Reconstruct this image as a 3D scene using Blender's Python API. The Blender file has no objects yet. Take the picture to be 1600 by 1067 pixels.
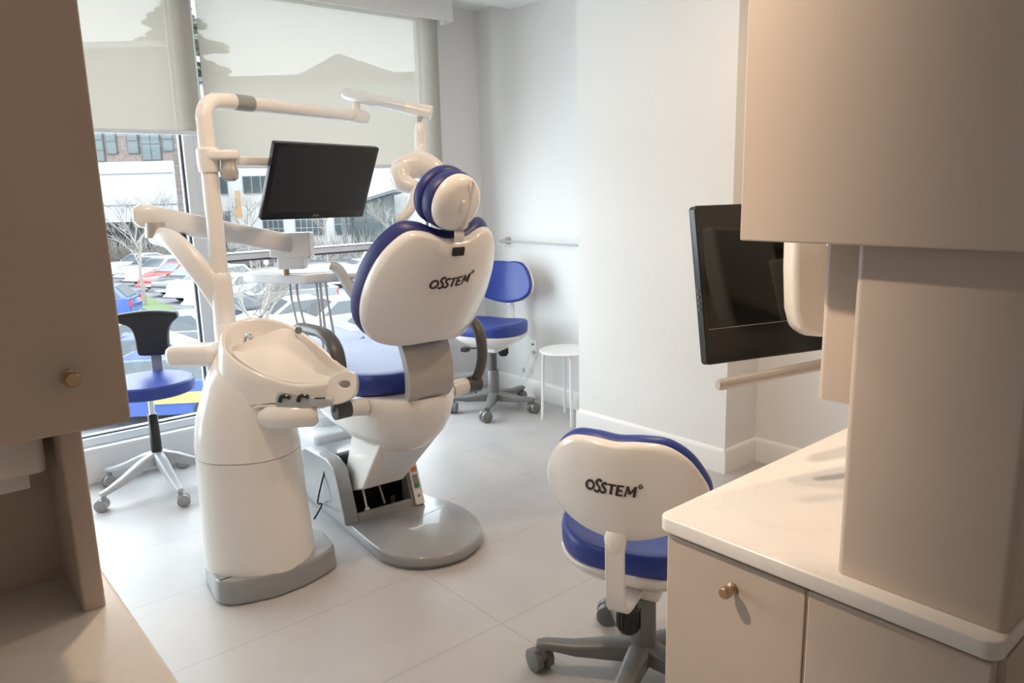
import bpy, bmesh, math, random
from mathutils import Vector, Matrix
PI = math.pi
R = math.radians
scene = bpy.context.scene
C = scene.collection

# ------------------------------------------------------------------ camera, light, exposure
cam_d = bpy.data.cameras.new('camera'); cam = bpy.data.objects.new('camera', cam_d); C.objects.link(cam)
cam_d.sensor_width = 36; cam_d.lens = 26.64; cam_d.clip_start = 0.02; cam_d.clip_end = 500
_m = Matrix(((0.758, 0.147, -0.636, 0), (-0.652, 0.135, -0.746, 0), (-0.024, 0.980, 0.198, 0), (0, 0, 0, 1)))
cam.matrix_world = Matrix.Translation((0, 0, 1.45)) @ _m.to_quaternion().to_matrix().to_4x4()
scene.camera = cam

w = bpy.data.worlds.new('overcast_sky'); scene.world = w; w.use_nodes = True
bg = w.node_tree.nodes['Background']; bg.inputs[0].default_value = (0.90, 0.955, 1.0, 1); bg.inputs[1].default_value = 5.1

def area_light(name, loc, size, power, col, rot=(0, 0, 0), shape='DISK', sy=None):
    l = bpy.data.lights.new(name, 'AREA'); l.shape = shape; l.size = size
    if sy: l.size_y = sy
    l.energy = power; l.color = col
    o = bpy.data.objects.new(name, l); C.objects.link(o); o.location = loc; o.rotation_euler = rot
    return o
po = area_light('window_portal', (0.9, 4.42, 1.35), 4.4, 1, (1, 1, 1), (R(-90), 0, 0), 'RECTANGLE', 2.5)
po.data.cycles.is_portal = True
WARM = (1.0, 0.73, 0.50)
DOWNLIGHTS = [((0.8, 1.95), 10.5), ((2.4, 1.45), 10), ((1.5, -0.9), 5)]  # last entry is an unseen room fill added behind the camera
for (lx, ly), pw in DOWNLIGHTS:
    area_light('downlight_lamp', (lx, ly, 2.60), 0.11, pw, WARM)

# added fill spot, out of view, aimed to brighten the right-hand cabinets
sl = bpy.data.lights.new('cabinet_fill_spot', 'SPOT'); sl.energy = 125; sl.color = (1.0, 0.80, 0.62); sl.spot_size = R(84); sl.spot_blend = 0.9; sl.shadow_soft_size = 0.05
so = bpy.data.objects.new('cabinet_fill_spot', sl); C.objects.link(so); so.location = (-0.1, 1.70, 2.58)
so.rotation_euler = (Vector((1.1, 0.25, 1.62)) - Vector((-0.1, 1.70, 2.58))).to_track_quat('-Z', 'Y').to_euler()

scene.view_settings.view_transform = 'Standard'; scene.view_settings.look = 'None'
scene.view_settings.exposure = 0.58; scene.view_settings.gamma = 1
scene.view_settings.use_curve_mapping = False
scene.cycles.use_denoising = True
scene.cycles.max_bounces = 10; scene.cycles.diffuse_bounces = 6; scene.cycles.transparent_max_bounces = 12
scene.cycles.caustics_reflective = False; scene.cycles.caustics_refractive = False
scene.cycles.sample_clamp_indirect = 6

# ------------------------------------------------------------------ materials
def srgb(r, g, b):
    f = lambda c: (c / 255 / 12.92) if c <= 10 else ((c / 255 + 0.055) / 1.055) ** 2.4
    return (f(r), f(g), f(b), 1)
def mat(name, col, rough=0.5, metal=0.0, bump=0.0, bscale=60, spec=0.5, coat=0.0, vary=0.0, vscale=5):
    m = bpy.data.materials.new(name); m.use_nodes = True; nt = m.node_tree
    p = nt.nodes['Principled BSDF']
    c = col if len(col) == 4 else (*col, 1)
    p.inputs['Base Color'].default_value = c
    p.inputs['Roughness'].default_value = rough; p.inputs['Metallic'].default_value = metal
    p.inputs['Specular IOR Level'].default_value = spec; p.inputs['Coat Weight'].default_value = coat
    tc = nt.nodes.new('ShaderNodeTexCoord')
    if bump:
        n = nt.nodes.new('ShaderNodeTexNoise'); n.inputs['Scale'].default_value = bscale; n.inputs['Detail'].default_value = 3
        b = nt.nodes.new('ShaderNodeBump'); b.inputs['Strength'].default_value = bump; b.inputs['Distance'].default_value = 0.003
        nt.links.new(tc.outputs['Object'], n.inputs['Vector']); nt.links.new(n.outputs['Fac'], b.inputs['Height'])
        nt.links.new(b.outputs['Normal'], p.inputs['Normal'])
    if vary:
        n = nt.nodes.new('ShaderNodeTexNoise'); n.inputs['Scale'].default_value = vscale; n.inputs['Detail'].default_value = 6
        mx = nt.nodes.new('ShaderNodeMix'); mx.data_type = 'RGBA'
        mx.inputs[6].default_value = tuple(x * (1 - vary) for x in c[:3]) + (1,)
        mx.inputs[7].default_value = tuple(min(1, x * (1 + vary)) for x in c[:3]) + (1,)
        nt.links.new(tc.outputs['Object'], n.inputs['Vector']); nt.links.new(n.outputs['Fac'], mx.inputs[0])
        nt.links.new(mx.outputs[2], p.inputs['Base Color'])
    return m
M = {}
M['wall'] = mat('painted_wall', (0.80, 0.80, 0.79), 0.75, bump=0.35, bscale=45)
M['ceiling'] = mat('ceiling_paint', (0.80, 0.81, 0.80), 0.8)
M['trim'] = mat('white_trim', (0.84, 0.84, 0.83), 0.4)
M['frame'] = mat('window_frame_paint', (0.74, 0.78, 0.82), 0.35)
M['gasket'] = mat('dark_gasket', (0.06, 0.065, 0.075), 0.6)
M['plastic'] = mat('white_gloss_plastic', (0.83, 0.80, 0.765), 0.22, coat=0.3)
M['plastic2'] = mat('satin_white_plastic', (0.80, 0.77, 0.735), 0.38)
M['cool'] = mat('cool_white_plastic', (0.74, 0.77, 0.80), 0.25, coat=0.3)
M['grey'] = mat('grey_plastic', (0.27, 0.275, 0.285), 0.28, coat=0.5)
M['cgrey'] = mat('chair_base_grey', (0.17, 0.17, 0.172), 0.35)
M['lgrey'] = mat('light_grey_plastic', (0.42, 0.44, 0.46), 0.35)
M['silver'] = mat('silver_paint', (0.47, 0.44, 0.41), 0.32, metal=0.35)
M['dgrey'] = mat('dark_grey_rubber', (0.085, 0.082, 0.08), 0.42)
M['black'] = mat('black_plastic', (0.012, 0.012, 0.013), 0.25)
M['matblack'] = mat('matt_black_plastic', (0.02, 0.021, 0.024), 0.5, bump=0.2, bscale=300)
M['gloss'] = mat('piano_black', (0.006, 0.006, 0.006), 0.07)
M['screen'] = mat('dark_screen', (0.018, 0.019, 0.02), 0.38)
M['chrome'] = mat('chrome', (0.75, 0.75, 0.76), 0.15, metal=1)
M['brass'] = mat('brushed_brass', (0.58, 0.43, 0.28), 0.32, metal=1)
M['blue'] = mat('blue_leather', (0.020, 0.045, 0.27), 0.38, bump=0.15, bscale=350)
M['blue_shaded'] = mat('shaded_blue_leather', (0.022, 0.028, 0.16), 0.4, bump=0.15, bscale=350)  # same blue leather, with shade put into the colour
M['taupe'] = mat('taupe_laminate', (0.57, 0.475, 0.40), 0.42, vary=0.04, vscale=3)
M['taupe2'] = mat('taupe_edge', (0.60, 0.55, 0.50), 0.4)
M['ink'] = mat('dark_print', (0.035, 0.028, 0.026), 0.5)
M['label'] = mat('grey_label', (0.30, 0.31, 0.30), 0.5)
M['orange'] = mat('orange_sticker', (0.75, 0.22, 0.06), 0.5)
M['green'] = mat('green_switch', (0.02, 0.25, 0.10), 0.4)
M['white'] = mat('bright_white_metal', (0.86, 0.86, 0.86), 0.35)
M['glassdark'] = mat('car_glass', (0.04, 0.05, 0.06), 0.1)
M['tyre'] = mat('tyre_rubber', (0.02, 0.02, 0.02), 0.8)
M['red'] = mat('red_lens', (0.6, 0.02, 0.03), 0.3)
M['bark'] = mat('pale_bark', (0.20, 0.18, 0.16), 0.9)
M['evergreen'] = mat('evergreen_foliage', (0.05, 0.07, 0.04), 0.9)
M['grass'] = mat('grass', (0.075, 0.11, 0.035), 0.9, vary=0.3, vscale=1.5)
M['asphalt'] = mat('asphalt', (0.12, 0.12, 0.13), 0.85, vary=0.15, vscale=0.5)
M['panelwall'] = mat('pale_cladding', (0.30, 0.30, 0.325), 0.6)
M['bandw'] = mat('white_render', (0.42, 0.42, 0.42), 0.6)
M['bglass'] = mat('building_glass', (0.05, 0.07, 0.075), 0.15)
M['bframe'] = mat('dark_window_bars', (0.03, 0.035, 0.04), 0.5)
M['bdark'] = mat('shadowed_recess', (0.03, 0.03, 0.035), 0.8)
M['canopy'] = mat('grey_canopy', (0.08, 0.09, 0.10), 0.6)
M['lamp'] = bpy.data.materials.new('lamp_glow'); M['lamp'].use_nodes = True
_p = M['lamp'].node_tree.nodes['Principled BSDF']; _p.inputs['Emission Color'].default_value = (1, 0.8, 0.6, 1); _p.inputs['Emission Strength'].default_value = 6

def brick_mat():
    m = mat('grey_brick', (0.2, 0.17, 0.16), 0.85); nt = m.node_tree
    b = nt.nodes.new('ShaderNodeTexBrick'); b.inputs['Scale'].default_value = 2.0
    b.inputs['Color1'].default_value = (0.09, 0.065, 0.06, 1); b.inputs['Color2'].default_value = (0.14, 0.105, 0.095, 1); b.inputs['Mortar'].default_value = (0.18, 0.165, 0.16, 1)
    tc = nt.nodes.new('ShaderNodeTexCoord'); sp = nt.nodes.new('ShaderNodeSeparateXYZ'); cb = nt.nodes.new('ShaderNodeCombineXYZ')
    nt.links.new(tc.outputs['Object'], sp.inputs[0]); nt.links.new(sp.outputs[0], cb.inputs[0]); nt.links.new(sp.outputs[2], cb.inputs[1])
    nt.links.new(cb.outputs[0], b.inputs['Vector']); nt.links.new(b.outputs[0], nt.nodes['Principled BSDF'].inputs['Base Color'])
    return m
M['brick'] = brick_mat()

def floor_mat():
    m = mat('stone_tile_floor', (0.4, 0.4, 0.4), 0.3, spec=0.42); nt = m.node_tree; p = nt.nodes['Principled BSDF']; L = nt.links.new
    tc = nt.nodes.new('ShaderNodeTexCoord'); sp = nt.nodes.new('ShaderNodeSeparateXYZ'); L(tc.outputs['Object'], sp.inputs[0])
    def joint(out, off, period, width):
        a = nt.nodes.new('ShaderNodeMath'); a.operation = 'SUBTRACT'; a.inputs[1].default_value = off - 50 * period; L(out, a.inputs[0])
        f = nt.nodes.new('ShaderNodeMath'); f.operation = 'MODULO'; f.inputs[1].default_value = period; L(a.outputs[0], f.inputs[0])
        c = nt.nodes.new('ShaderNodeMath'); c.operation = 'LESS_THAN'; c.inputs[1].default_value = width; L(f.outputs[0], c.inputs[0])
        return c
    j1 = joint(sp.outputs[0], 1.47, 0.972, 0.0022); j2 = joint(sp.outputs[1], 2.301, 0.486, 0.0022)
    mx = nt.nodes.new('ShaderNodeMath'); mx.operation = 'MAXIMUM'; L(j1.outputs[0], mx.inputs[0]); L(j2.outputs[0], mx.inputs[1])
    n = nt.nodes.new('ShaderNodeTexNoise'); n.inputs['Scale'].default_value = 3.2; n.inputs['Detail'].default_value = 8; n.inputs['Roughness'].default_value = 0.55; n.inputs['Distortion'].default_value = 0.25
    L(tc.outputs['Object'], n.inputs['Vector'])
    cr = nt.nodes.new('ShaderNodeValToRGB'); L(n.outputs['Fac'], cr.inputs[0])
    cr.color_ramp.elements[0].position = 0.3; cr.color_ramp.elements[0].color = (0.43, 0.42, 0.425, 1)
    cr.color_ramp.elements[1].position = 0.7; cr.color_ramp.elements[1].color = (0.485, 0.475, 0.48, 1)
    mi = nt.nodes.new('ShaderNodeMix'); mi.data_type = 'RGBA'; L(mx.outputs[0], mi.inputs[0]); L(cr.outputs[0], mi.inputs[6]); mi.inputs[7].default_value = (0.25, 0.25, 0.25, 1)
    L(mi.outputs[2], p.inputs['Base Color'])
    r = nt.nodes.new('ShaderNodeMapRange'); r.inputs[3].default_value = 0.34; r.inputs[4].default_value = 0.44; L(n.outputs['Fac'], r.inputs[0]); L(r.outputs[0], p.inputs['Roughness'])
    return m
M['floor'] = floor_mat()

def marble_mat():
    m = mat('pale_marble_top', (0.80, 0.77, 0.73), 0.22); nt = m.node_tree; p = nt.nodes['Principled BSDF']; L = nt.links.new
    tc = nt.nodes.new('ShaderNodeTexCoord')
    n = nt.nodes.new('ShaderNodeTexNoise'); n.inputs['Scale'].default_value = 2.6; n.inputs['Detail'].default_value = 9; n.inputs['Distortion'].default_value = 2.2
    L(tc.outputs['Object'], n.inputs['Vector'])
    cr = nt.nodes.new('ShaderNodeValToRGB'); L(n.outputs['Fac'], cr.inputs[0]); e = cr.color_ramp.elements
    e[0].position = 0.48; e[0].color = (0.80, 0.765, 0.73, 1); e[1].position = 0.53; e[1].color = (0.80, 0.765, 0.73, 1)
    k = cr.color_ramp.elements.new(0.505); k.color = (0.772, 0.737, 0.702, 1)
    L(cr.outputs[0], p.inputs['Base Color']); return m
M['marble'] = marble_mat()

def glass_mat():
    m = bpy.data.materials.new('window_glass'); m.use_nodes = True; nt = m.node_tree; nt.nodes.clear()
    o = nt.nodes.new('ShaderNodeOutputMaterial'); t = nt.nodes.new('ShaderNodeBsdfTransparent'); g = nt.nodes.new('ShaderNodeBsdfGlossy')
    t.inputs[0].default_value = (0.94, 0.97, 0.97, 1); g.inputs['Roughness'].default_value = 0.02
    mx = nt.nodes.new('ShaderNodeMixShader'); mx.inputs[0].default_value = 0.04
    nt.links.new(t.outputs[0], mx.inputs[1]); nt.links.new(g.outputs[0], mx.inputs[2]); nt.links.new(mx.outputs[0], o.inputs[0]); return m
M['glass'] = glass_mat()
def blind_mat():
    m = bpy.data.materials.new('sheer_roller_blind'); m.use_nodes = True; nt = m.node_tree; nt.nodes.clear()
    o = nt.nodes.new('ShaderNodeOutputMaterial'); tr = nt.nodes.new('ShaderNodeBsdfTransparent'); tl = nt.nodes.new('ShaderNodeBsdfTranslucent'); d = nt.nodes.new('ShaderNodeBsdfDiffuse')
    tr.inputs[0].default_value = (1, 1, 1, 1); tl.inputs[0].default_value = (0.245, 0.222, 0.19, 1); d.inputs[0].default_value = (0.62, 0.58, 0.52, 1)
    a = nt.nodes.new('ShaderNodeMixShader'); a.inputs[0].default_value = 0.45
    b = nt.nodes.new('ShaderNodeMixShader'); b.inputs[0].default_value = 0.045
    nt.links.new(tl.outputs[0], a.inputs[1]); nt.links.new(d.outputs[0], a.inputs[2])
    nt.links.new(a.outputs[0], b.inputs[1]); nt.links.new(tr.outputs[0], b.inputs[2]); nt.links.new(b.outputs[0], o.inputs[0]); return m
M['blind'] = blind_mat()

# ------------------------------------------------------------------ mesh helpers
def obj(name, bm, m, parent=None, smooth=True, angle=40, bevel=0.0, seg=3, kind=None, label=None, cat=None, group=None):
    me = bpy.data.meshes.new(name)
    bmesh.ops.recalc_face_normals(bm, faces=bm.faces)
    bm.to_mesh(me); bm.free()
    for k in (m if isinstance(m, (list, tuple)) else [m]): me.materials.append(k)
    o = bpy.data.objects.new(name, me); C.objects.link(o)
    if parent: o.parent = parent
    if bevel:
        b = o.modifiers.new('bevel', 'BEVEL'); b.width = bevel; b.segments = seg; b.limit_method = 'ANGLE'; b.angle_limit = R(35)
        b.harden_normals = False
    if smooth:
        for p in me.polygons: p.use_smooth = True
        me.set_sharp_from_angle(angle=R(angle))
    if kind: o['kind'] = kind
    if label: o['label'] = label
    if cat: o['category'] = cat
    if group: o['group'] = group
    return o
def thing(name, label, cat, loc=(0, 0, 0), rz=0, group=None):
    o = bpy.data.objects.new(name, None); C.objects.link(o); o.location = loc; o.rotation_euler = (0, 0, rz)
    o.empty_display_size = 0.1
    o['label'] = label; o['category'] = cat
    if group: o['group'] = group
    return o
def copy_tree(o, parent=None):
    c = o.copy(); C.objects.link(c)
    if parent: c.parent = parent
    for ch in [x for x in bpy.data.objects if x.parent == o]: copy_tree(ch, c)
    return c
def new(): return bmesh.new()
def box(bm, x0, x1, y0, y1, z0, z1, T=None, mi=0):
    vs = [bm.verts.new((x, y, z)) for x in (x0, x1) for y in (y0, y1) for z in (z0, z1)]
    if T: 
        for v in vs: v.co = T @ v.co
    for f in ((0, 1, 3, 2), (4, 6, 7, 5), (0, 4, 5, 1), (2, 3, 7, 6), (0, 2, 6, 4), (1, 5, 7, 3)):
        bm.faces.new([vs[i] for i in f]).material_index = mi
    return bm
def bx(*a, **k): return box(new(), *a, **k)
def rings(bm, rs, cap0=True, cap1=True, mi=0):
    """skin a list of equal-length closed rings"""
    vv = [[bm.verts.new(p) for p in r] for r in rs]
    n = len(vv[0])
    for a, b in zip(vv, vv[1:]):
        for i in range(n):
            j = (i + 1) % n
            try: bm.faces.new((a[i], a[j], b[j], b[i])).material_index = mi
            except ValueError: pass
    if cap0: bm.faces.new(vv[0][::-1]).material_index = mi
    if cap1: bm.faces.new(vv[-1]).material_index = mi
    return bm
def catmull(pts, n=8, closed=False):
    P = [Vector(p) for p in pts]; out = []; N = len(P)
    rng = range(N) if closed else range(N - 1)
    for i in rng:
        g = (lambda k: P[k % N]) if closed else (lambda k: P[max(0, min(N - 1, k))])
        p0, p1, p2, p3 = g(i - 1), g(i), g(i + 1), g(i + 2)
        for s in range(n):
            t = s / n
            out.append(0.5 * ((2 * p1) + (p2 - p0) * t + (2 * p0 - 5 * p1 + 4 * p2 - p3) * t * t + (3 * p1 - p0 - 3 * p2 + p3) * t ** 3))
    if not closed: out.append(P[-1].copy())
    return out
def tube(bm, pts, r, n=12, smooth=0, flat=None, up=(0, 0, 1), caps=True, mi=0, power=2.0):
    """sweep along pts; r number or list; flat=(w,h) factors for a flattened section"""
    P = catmull(pts, smooth) if smooth else [Vector(p) for p in pts]
    m = len(P)
    if isinstance(r, (int, float)): rr = [r] * m
    else:
        k = len(r) - 1; rr = []
        for i in range(m):
            t = i / (m - 1) * k; a = min(int(t), k - 1); rr.append(r[a] + (r[a + 1] - r[a]) * (t - a))
    rs = []; prev = None
    for i in range(m):
        d = (P[min(i + 1, m - 1)] - P[max(i - 1, 0)]).normalized()
        if prev is None:
            u = Vector(up)
            s = d.cross(u)
            if s.length < 0.2: s = d.cross(Vector((1, 0, 0)))
            s.normalize()
        else:
            s = prev - d * prev.dot(d); s.normalize()
        prev = s; q = s.cross(d)
        fw, fh = flat or (1, 1)
        ring = []
        for a in range(n):
            t = 2 * PI * (a + 0.5) / n
            ca, sa = math.cos(t), math.sin(t)
            if power != 2.0:
                e = 2 / power; ca = math.copysign(abs(ca) ** e, ca); sa = math.copysign(abs(sa) ** e, sa)
            ring.append(P[i] + s * (ca * rr[i] * fw) + q * (sa * rr[i] * fh))
        rs.append(ring)
    return rings(bm, rs, caps, caps, mi)
def cyl(bm, a, b, r, r2=None, n=24, mi=0): return tube(bm, [a, b], [r, r if r2 is None else r2], n, mi=mi)
def lathe(bm, prof, cx=0, cy=0, n=32, sx=1, sy=1, mi=0):
    rs = [[Vector((cx + r * sx * math.cos(2 * PI * i / n), cy + r * sy * math.sin(2 * PI * i / n), z)) for i in range(n)] for r, z in prof]
    return rings(bm, rs, prof[0][0] > 1e-6 or True, True, mi)
def ball(bm, c, rx, ry=None, rz=None, n=20, T=None, mi=0):
    ry = ry or rx; rz = rz or rx
    rs = []
    for k in range(1, n // 2):
        ph = PI * k / (n // 2)
        rs.append([Vector((c[0] + rx * math.sin(ph) * math.cos(2 * PI * i / n), c[1] + ry * math.sin(ph) * math.sin(2 * PI * i / n), c[2] - rz * math.cos(ph))) for i in range(n)])
    if T: rs = [[T @ v for v in r] for r in rs]
    return rings(bm, rs, True, True, mi)
def prism(bm, poly, z0, z1, T=None, mi=0, axis='z'):
    def P(p, z):
        v = Vector((p[0], p[1], z)) if axis == 'z' else (Vector((z, p[0], p[1])) if axis == 'x' else Vector((p[0], z, p[1])))
        return T @ v if T else v
    return rings(bm, [[P(p, z0) for p in poly], [P(p, z1) for p in poly]], mi=mi)
def rrect(x0, x1, y0, y1, r, n=6):
    out = []
    for cx, cy, a in ((x1 - r, y1 - r, 0), (x0 + r, y1 - r, 90), (x0 + r, y0 + r, 180), (x1 - r, y0 + r, 270)):
        for k in range(n + 1):
            t = R(a + 90 * k / n); out.append((cx + r * math.cos(t), cy + r * math.sin(t)))
    return out
def slab(bm, poly, z0, z1, r=0.004, T=None, mi=0, n=4):
    """prism with rounded top and bottom rims"""
    cx = sum(p[0] for p in poly) / len(poly); cy = sum(p[1] for p in poly) / len(poly)
    ext = max(math.hypot(p[0] - cx, p[1] - cy) for p in poly)
    # inset along the local normal
    N = len(poly); nor = []
    area = sum(poly[i][0] * poly[(i + 1) % N][1] - poly[(i + 1) % N][0] * poly[i][1] for i in range(N))
    sg = 1 if area > 0 else -1
    for i in range(N):
        a, b = poly[i - 1], poly[(i + 1) % N]; dx, dy = b[0] - a[0], b[1] - a[1]; l = math.hypot(dx, dy) or 1
        nor.append((sg * dy / l, -sg * dx / l))
    rs = []
    for k in range(n + 1):
        t = PI / 2 * k / n; ins = r * (1 - math.sin(t)); z = z0 + r * (1 - math.cos(t))
        rs.append([Vector((p[0] - q[0] * ins, p[1] - q[1] * ins, z)) for p, q in zip(poly, nor)])
    for k in range(n + 1):
        t = PI / 2 * k / n; ins = r * (1 - math.cos(t)); z = z1 - r * (1 - math.sin(t))
        rs.append([Vector((p[0] - q[0] * ins, p[1] - q[1] * ins, z)) for p, q in zip(poly, nor)])
    if T: rs = [[T @ v for v in rr] for rr in rs]
    return rings(bm, rs, mi=mi)
def dome(bm, outline, center, surf, prof, place, mi=0):
    rs = []
    for s, o in prof:
        s = max(s, 0.004); ring = []
        for p in outline:
            b = center[0] + (p[0] - center[0]) * s; t = center[1] + (p[1] - center[1]) * s
            ring.append(place(b, t, surf(b, t) + o))
        rs.append(ring)
    return rings(bm, rs, mi=mi)
def round_prof(o0, o1, edge=0.06, flat=(0.0, 0.25, 0.5, 0.75), puff0=0.0, puff1=0.0):
    h = o1 - o0; out = []
    for s in flat: out.append((s, o0 - puff0 * (1 - s * s)))
    for k in range(9):
        t = PI * k / 8; out.append((1 - edge + edge * math.sin(t), o0 + h * (1 - math.cos(t)) / 2))
    for s in reversed(flat): out.append((s, o1 + puff1 * (1 - s * s)))
    return out
def text_mesh(txt, size, fn, shear=0.0, name='logo', m=None, parent=None, bold=0.0, spacing=1.0, label=None, thick=0.0015):
    cu = bpy.data.curves.new('t', 'FONT'); cu.body = txt; cu.size = size; cu.shear = shear; cu.offset = bold; cu.space_character = spacing
    cu.align_x = 'CENTER'; cu.align_y = 'CENTER'; cu.resolution_u = 4; cu.extrude = thick
    to = bpy.data.objects.new('t', cu); C.objects.link(to)
    dg = bpy.context.evaluated_depsgraph_get(); me = bpy.data.meshes.new_from_object(to.evaluated_get(dg))
    bpy.data.objects.remove(to); bpy.data.curves.remove(cu)
    for v in me.vertices: v.co = fn(v.co.x, v.co.y, v.co.z)
    me.materials.clear(); me.materials.append(m or M['ink']); me.name = name
    o = bpy.data.objects.new(name, me); C.objects.link(o)
    if parent: o.parent = parent
    if label: o['label'] = label
    return o
def logo(size, fn, parent):
    """OSSTEM and a small raised ring, drawn as pen strokes, centred on the origin"""
    def arc(cx, cy, rx, ry, a0, a1, n=16): return [(cx + rx * math.cos(R(a0 + (a1 - a0) * i / n)), cy + ry * math.sin(R(a0 + (a1 - a0) * i / n))) for i in range(n + 1)]
    def S(x, y, w_, h): return [(p.x, p.y) for p in catmull([(x + w_ * 0.95, y + h * 0.86, 0), (x + w_ * 0.6, y + h * 0.99, 0), (x + w_ * 0.22, y + h * 0.88, 0), (x + w_ * 0.16, y + h * 0.68, 0), (x + w_ * 0.45, y + h * 0.52, 0), (x + w_ * 0.78, y + h * 0.36, 0), (x + w_ * 0.76, y + h * 0.12, 0), (x + w_ * 0.4, y + h * 0.0, 0), (x, y + h * 0.10, 0)], 5)]
    L = [(arc(0.36, 0.40, 0.30, 0.35, 0, 360, 32), 0.16), (S(0.76, 0.0, 0.46, 1.0), 0.17), (S(1.24, 0.03, 0.42, 0.80), 0.16),
         ([(1.72, 0.78), (2.30, 0.78)], 0.12), ([(2.0, 0.78), (2.0, 0.02)], 0.18),
         ([(2.44, 0.78), (2.44, 0.02)], 0.18), ([(2.40, 0.78), (2.86, 0.78)], 0.12), ([(2.40, 0.41), (2.80, 0.41)], 0.12), ([(2.40, 0.05), (2.88, 0.05)], 0.12),
         ([(3.04, 0.0), (3.10, 0.82)], 0.12), ([(3.10, 0.80), (3.36, 0.22)], 0.18), ([(3.36, 0.22), (3.64, 0.80)], 0.12), ([(3.66, 0.82), (3.68, 0.0)], 0.18),
         (arc(3.98, 0.86, 0.13, 0.13, 70, 380, 20), 0.06)]
    g = new(); k = size * 0.98
    for pts, w_ in L:
        P = [Vector((x + 0.20 * y, y, 0)) for x, y in pts]; n = len(P); rows = []
        if n == 2: P = [P[0] + (P[1] - P[0]) * t / 4 for t in range(5)]; n = 5
        for i in range(n):
            d = (P[min(i + 1, n - 1)] - P[max(i - 1, 0)]).normalized(); q = Vector((-d.y, d.x, 0)) * w_ / 2
            row = []
            for p in (P[i] + q, P[i] - q):
                for z in (0.0009, -0.0009): row.append(g.verts.new(fn((p.x - 2.1) * k, (p.y - 0.4) * k, z)))
            rows.append(row)
        for a, c in zip(rows, rows[1:]):
            for i, j in ((0, 2), (2, 3), (3, 1), (1, 0)): g.faces.new((a[i], a[j], c[j], c[i]))
        g.faces.new((rows[0][0], rows[0][2], rows[0][3], rows[0][1])); g.faces.new((rows[-1][0], rows[-1][2], rows[-1][3], rows[-1][1]))
    return obj('logo', g, M['ink'], parent, smooth=False, label='dark printed maker name')

# ================================================================== THE ROOM
YW = 4.30
def struct(name, bm, m, **k): return obj(name, bm, m, kind='structure', **k)
struct('floor', bx(-2.2, 3.9, -2.2, 4.42, -0.12, 0), M['floor'], smooth=False)
struct('ceiling', bx(-2.2, 3.9, -2.2, 4.42, 2.65, 2.75), M['ceiling'], smooth=False)
struct('wall_right', bx(3.46, 3.9, -2.2, 4.42, 0, 2.65), M['wall'], smooth=False)
struct('wall_projection', bx(3.18, 3.46, 2.09, 3.117, 0, 2.65), M['wall'], smooth=False)
struct('wall_left', bx(-2.3, -2.2, -2.2, 4.42, 0, 2.65), M['wall'], smooth=False)
struct('wall_back', bx(-2.2, 3.9, -2.3, -2.2, 0, 2.65), M['wall'], smooth=False)
b = bx(3.07, 3.46, 4.36, 4.56, 0, 2.65); box(b, -2.2, 3.07, 4.42, 4.56, -0.12, 0.17); box(b, -2.2, 3.07, 4.42, 4.56, 2.60, 2.75); box(b, -2.2, -1.3, 4.36, 4.56, 0.17, 2.65)
struct('wall_window', b, M['wall'], smooth=False)
struct('trim_1', bx(-2.2, 3.46, 3.60, 3.98, 2.59, 2.65), M['ceiling'], bevel=0.004)
# low ledge below the glass
b = bx(-2.2, 3.07, 4.24, 4.42, 0.0, 0.165); box(b, -2.2, 3.07, 4.225, 4.42, 0.165, 0.19)
struct('trim_2', b, M['trim'], bevel=0.004)
def baseboard(name, pts, inward):
    """pts: floor line along the wall, inward: offset direction per segment"""
    bm = new()
    for (a, c), d in zip(pts, inward):
        a, c, d = Vector((*a, 0)), Vector((*c, 0)), Vector((*d, 0))
        prof = [(0, 0), (0.014, 0), (0.014, 0.105), (0.011, 0.118), (0.006, 0.125), (0, 0.128)]
        rings(bm, [[p + d * q[0] + Vector((0, 0, q[1])) for q in prof] for p in (a, c)])
    return struct(name, bm, M['trim'], angle=30)
baseboard('baseboard_right', [((3.46, 3.117), (3.46, 4.36)), ((3.18, 2.0901), (3.18, 3.1169)), ((3.46, 2.09), (3.1662, 2.09)), ((3.1662, 3.117), (3.46, 3.117)), ((3.46, -2.2), (3.46, 2.09)), ((3.46, 4.36), (3.07, 4.36))],
          [(-1, 0), (-1, 0), (0, -1), (0, 1), (-1, 0), (0, -1)])
# window frames and panes
def window(name, x0, x1, fl, fr, transom):
    bm = bx(x0, x0 + fl, YW - 0.03, YW + 0.07, 0.19, 2.6); box(bm, x1 - fr, x1, YW - 0.03, YW + 0.07, 0.19, 2.6)
    box(bm, x0, x1, YW - 0.03, YW + 0.07, 0.19, 0.235); box(bm, x0, x1, YW - 0.03, YW + 0.07, 2.53, 2.6)
    if transom: box(bm, x0 + fl, x1 - fr, YW - 0.035, YW + 0.05, 1.088, 1.128)
    wn = struct(name, bm, M['frame'], bevel=0.004, seg=2)
    g = new(); box(g, x0 + fl, x1 - fr, YW + 0.012, YW + 0.018, 0.235, 2.53); gl = obj('pane', g, M['glass'], wn, smooth=False)
    k = new()
    for a, c in ((x0 + fl, x0 + fl + 0.008), (x1 - fr - 0.012, x1 - fr)): box(k, a, c, YW - 0.008, YW + 0.01, 0.235, 2.53)
    box(k, x0 + fl, x1 - fr, YW - 0.008, YW + 0.01, 0.235, 0.243)
    if transom: box(k, x0 + fl, x1 - fr, YW - 0.036, YW - 0.03, 1.080, 1.088); box(k, x0 + fl, x1 - fr, YW - 0.038, YW - 0.03, 1.122, 1.125)
    obj('gasket', k, M['gasket'], wn, smooth=False)
    return wn
window('window_1', -1.3, 1.44, 0.06, 0.055, False)
window('window_2', 1.44, 3.07, 0.06, 0.13, True)
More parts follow.
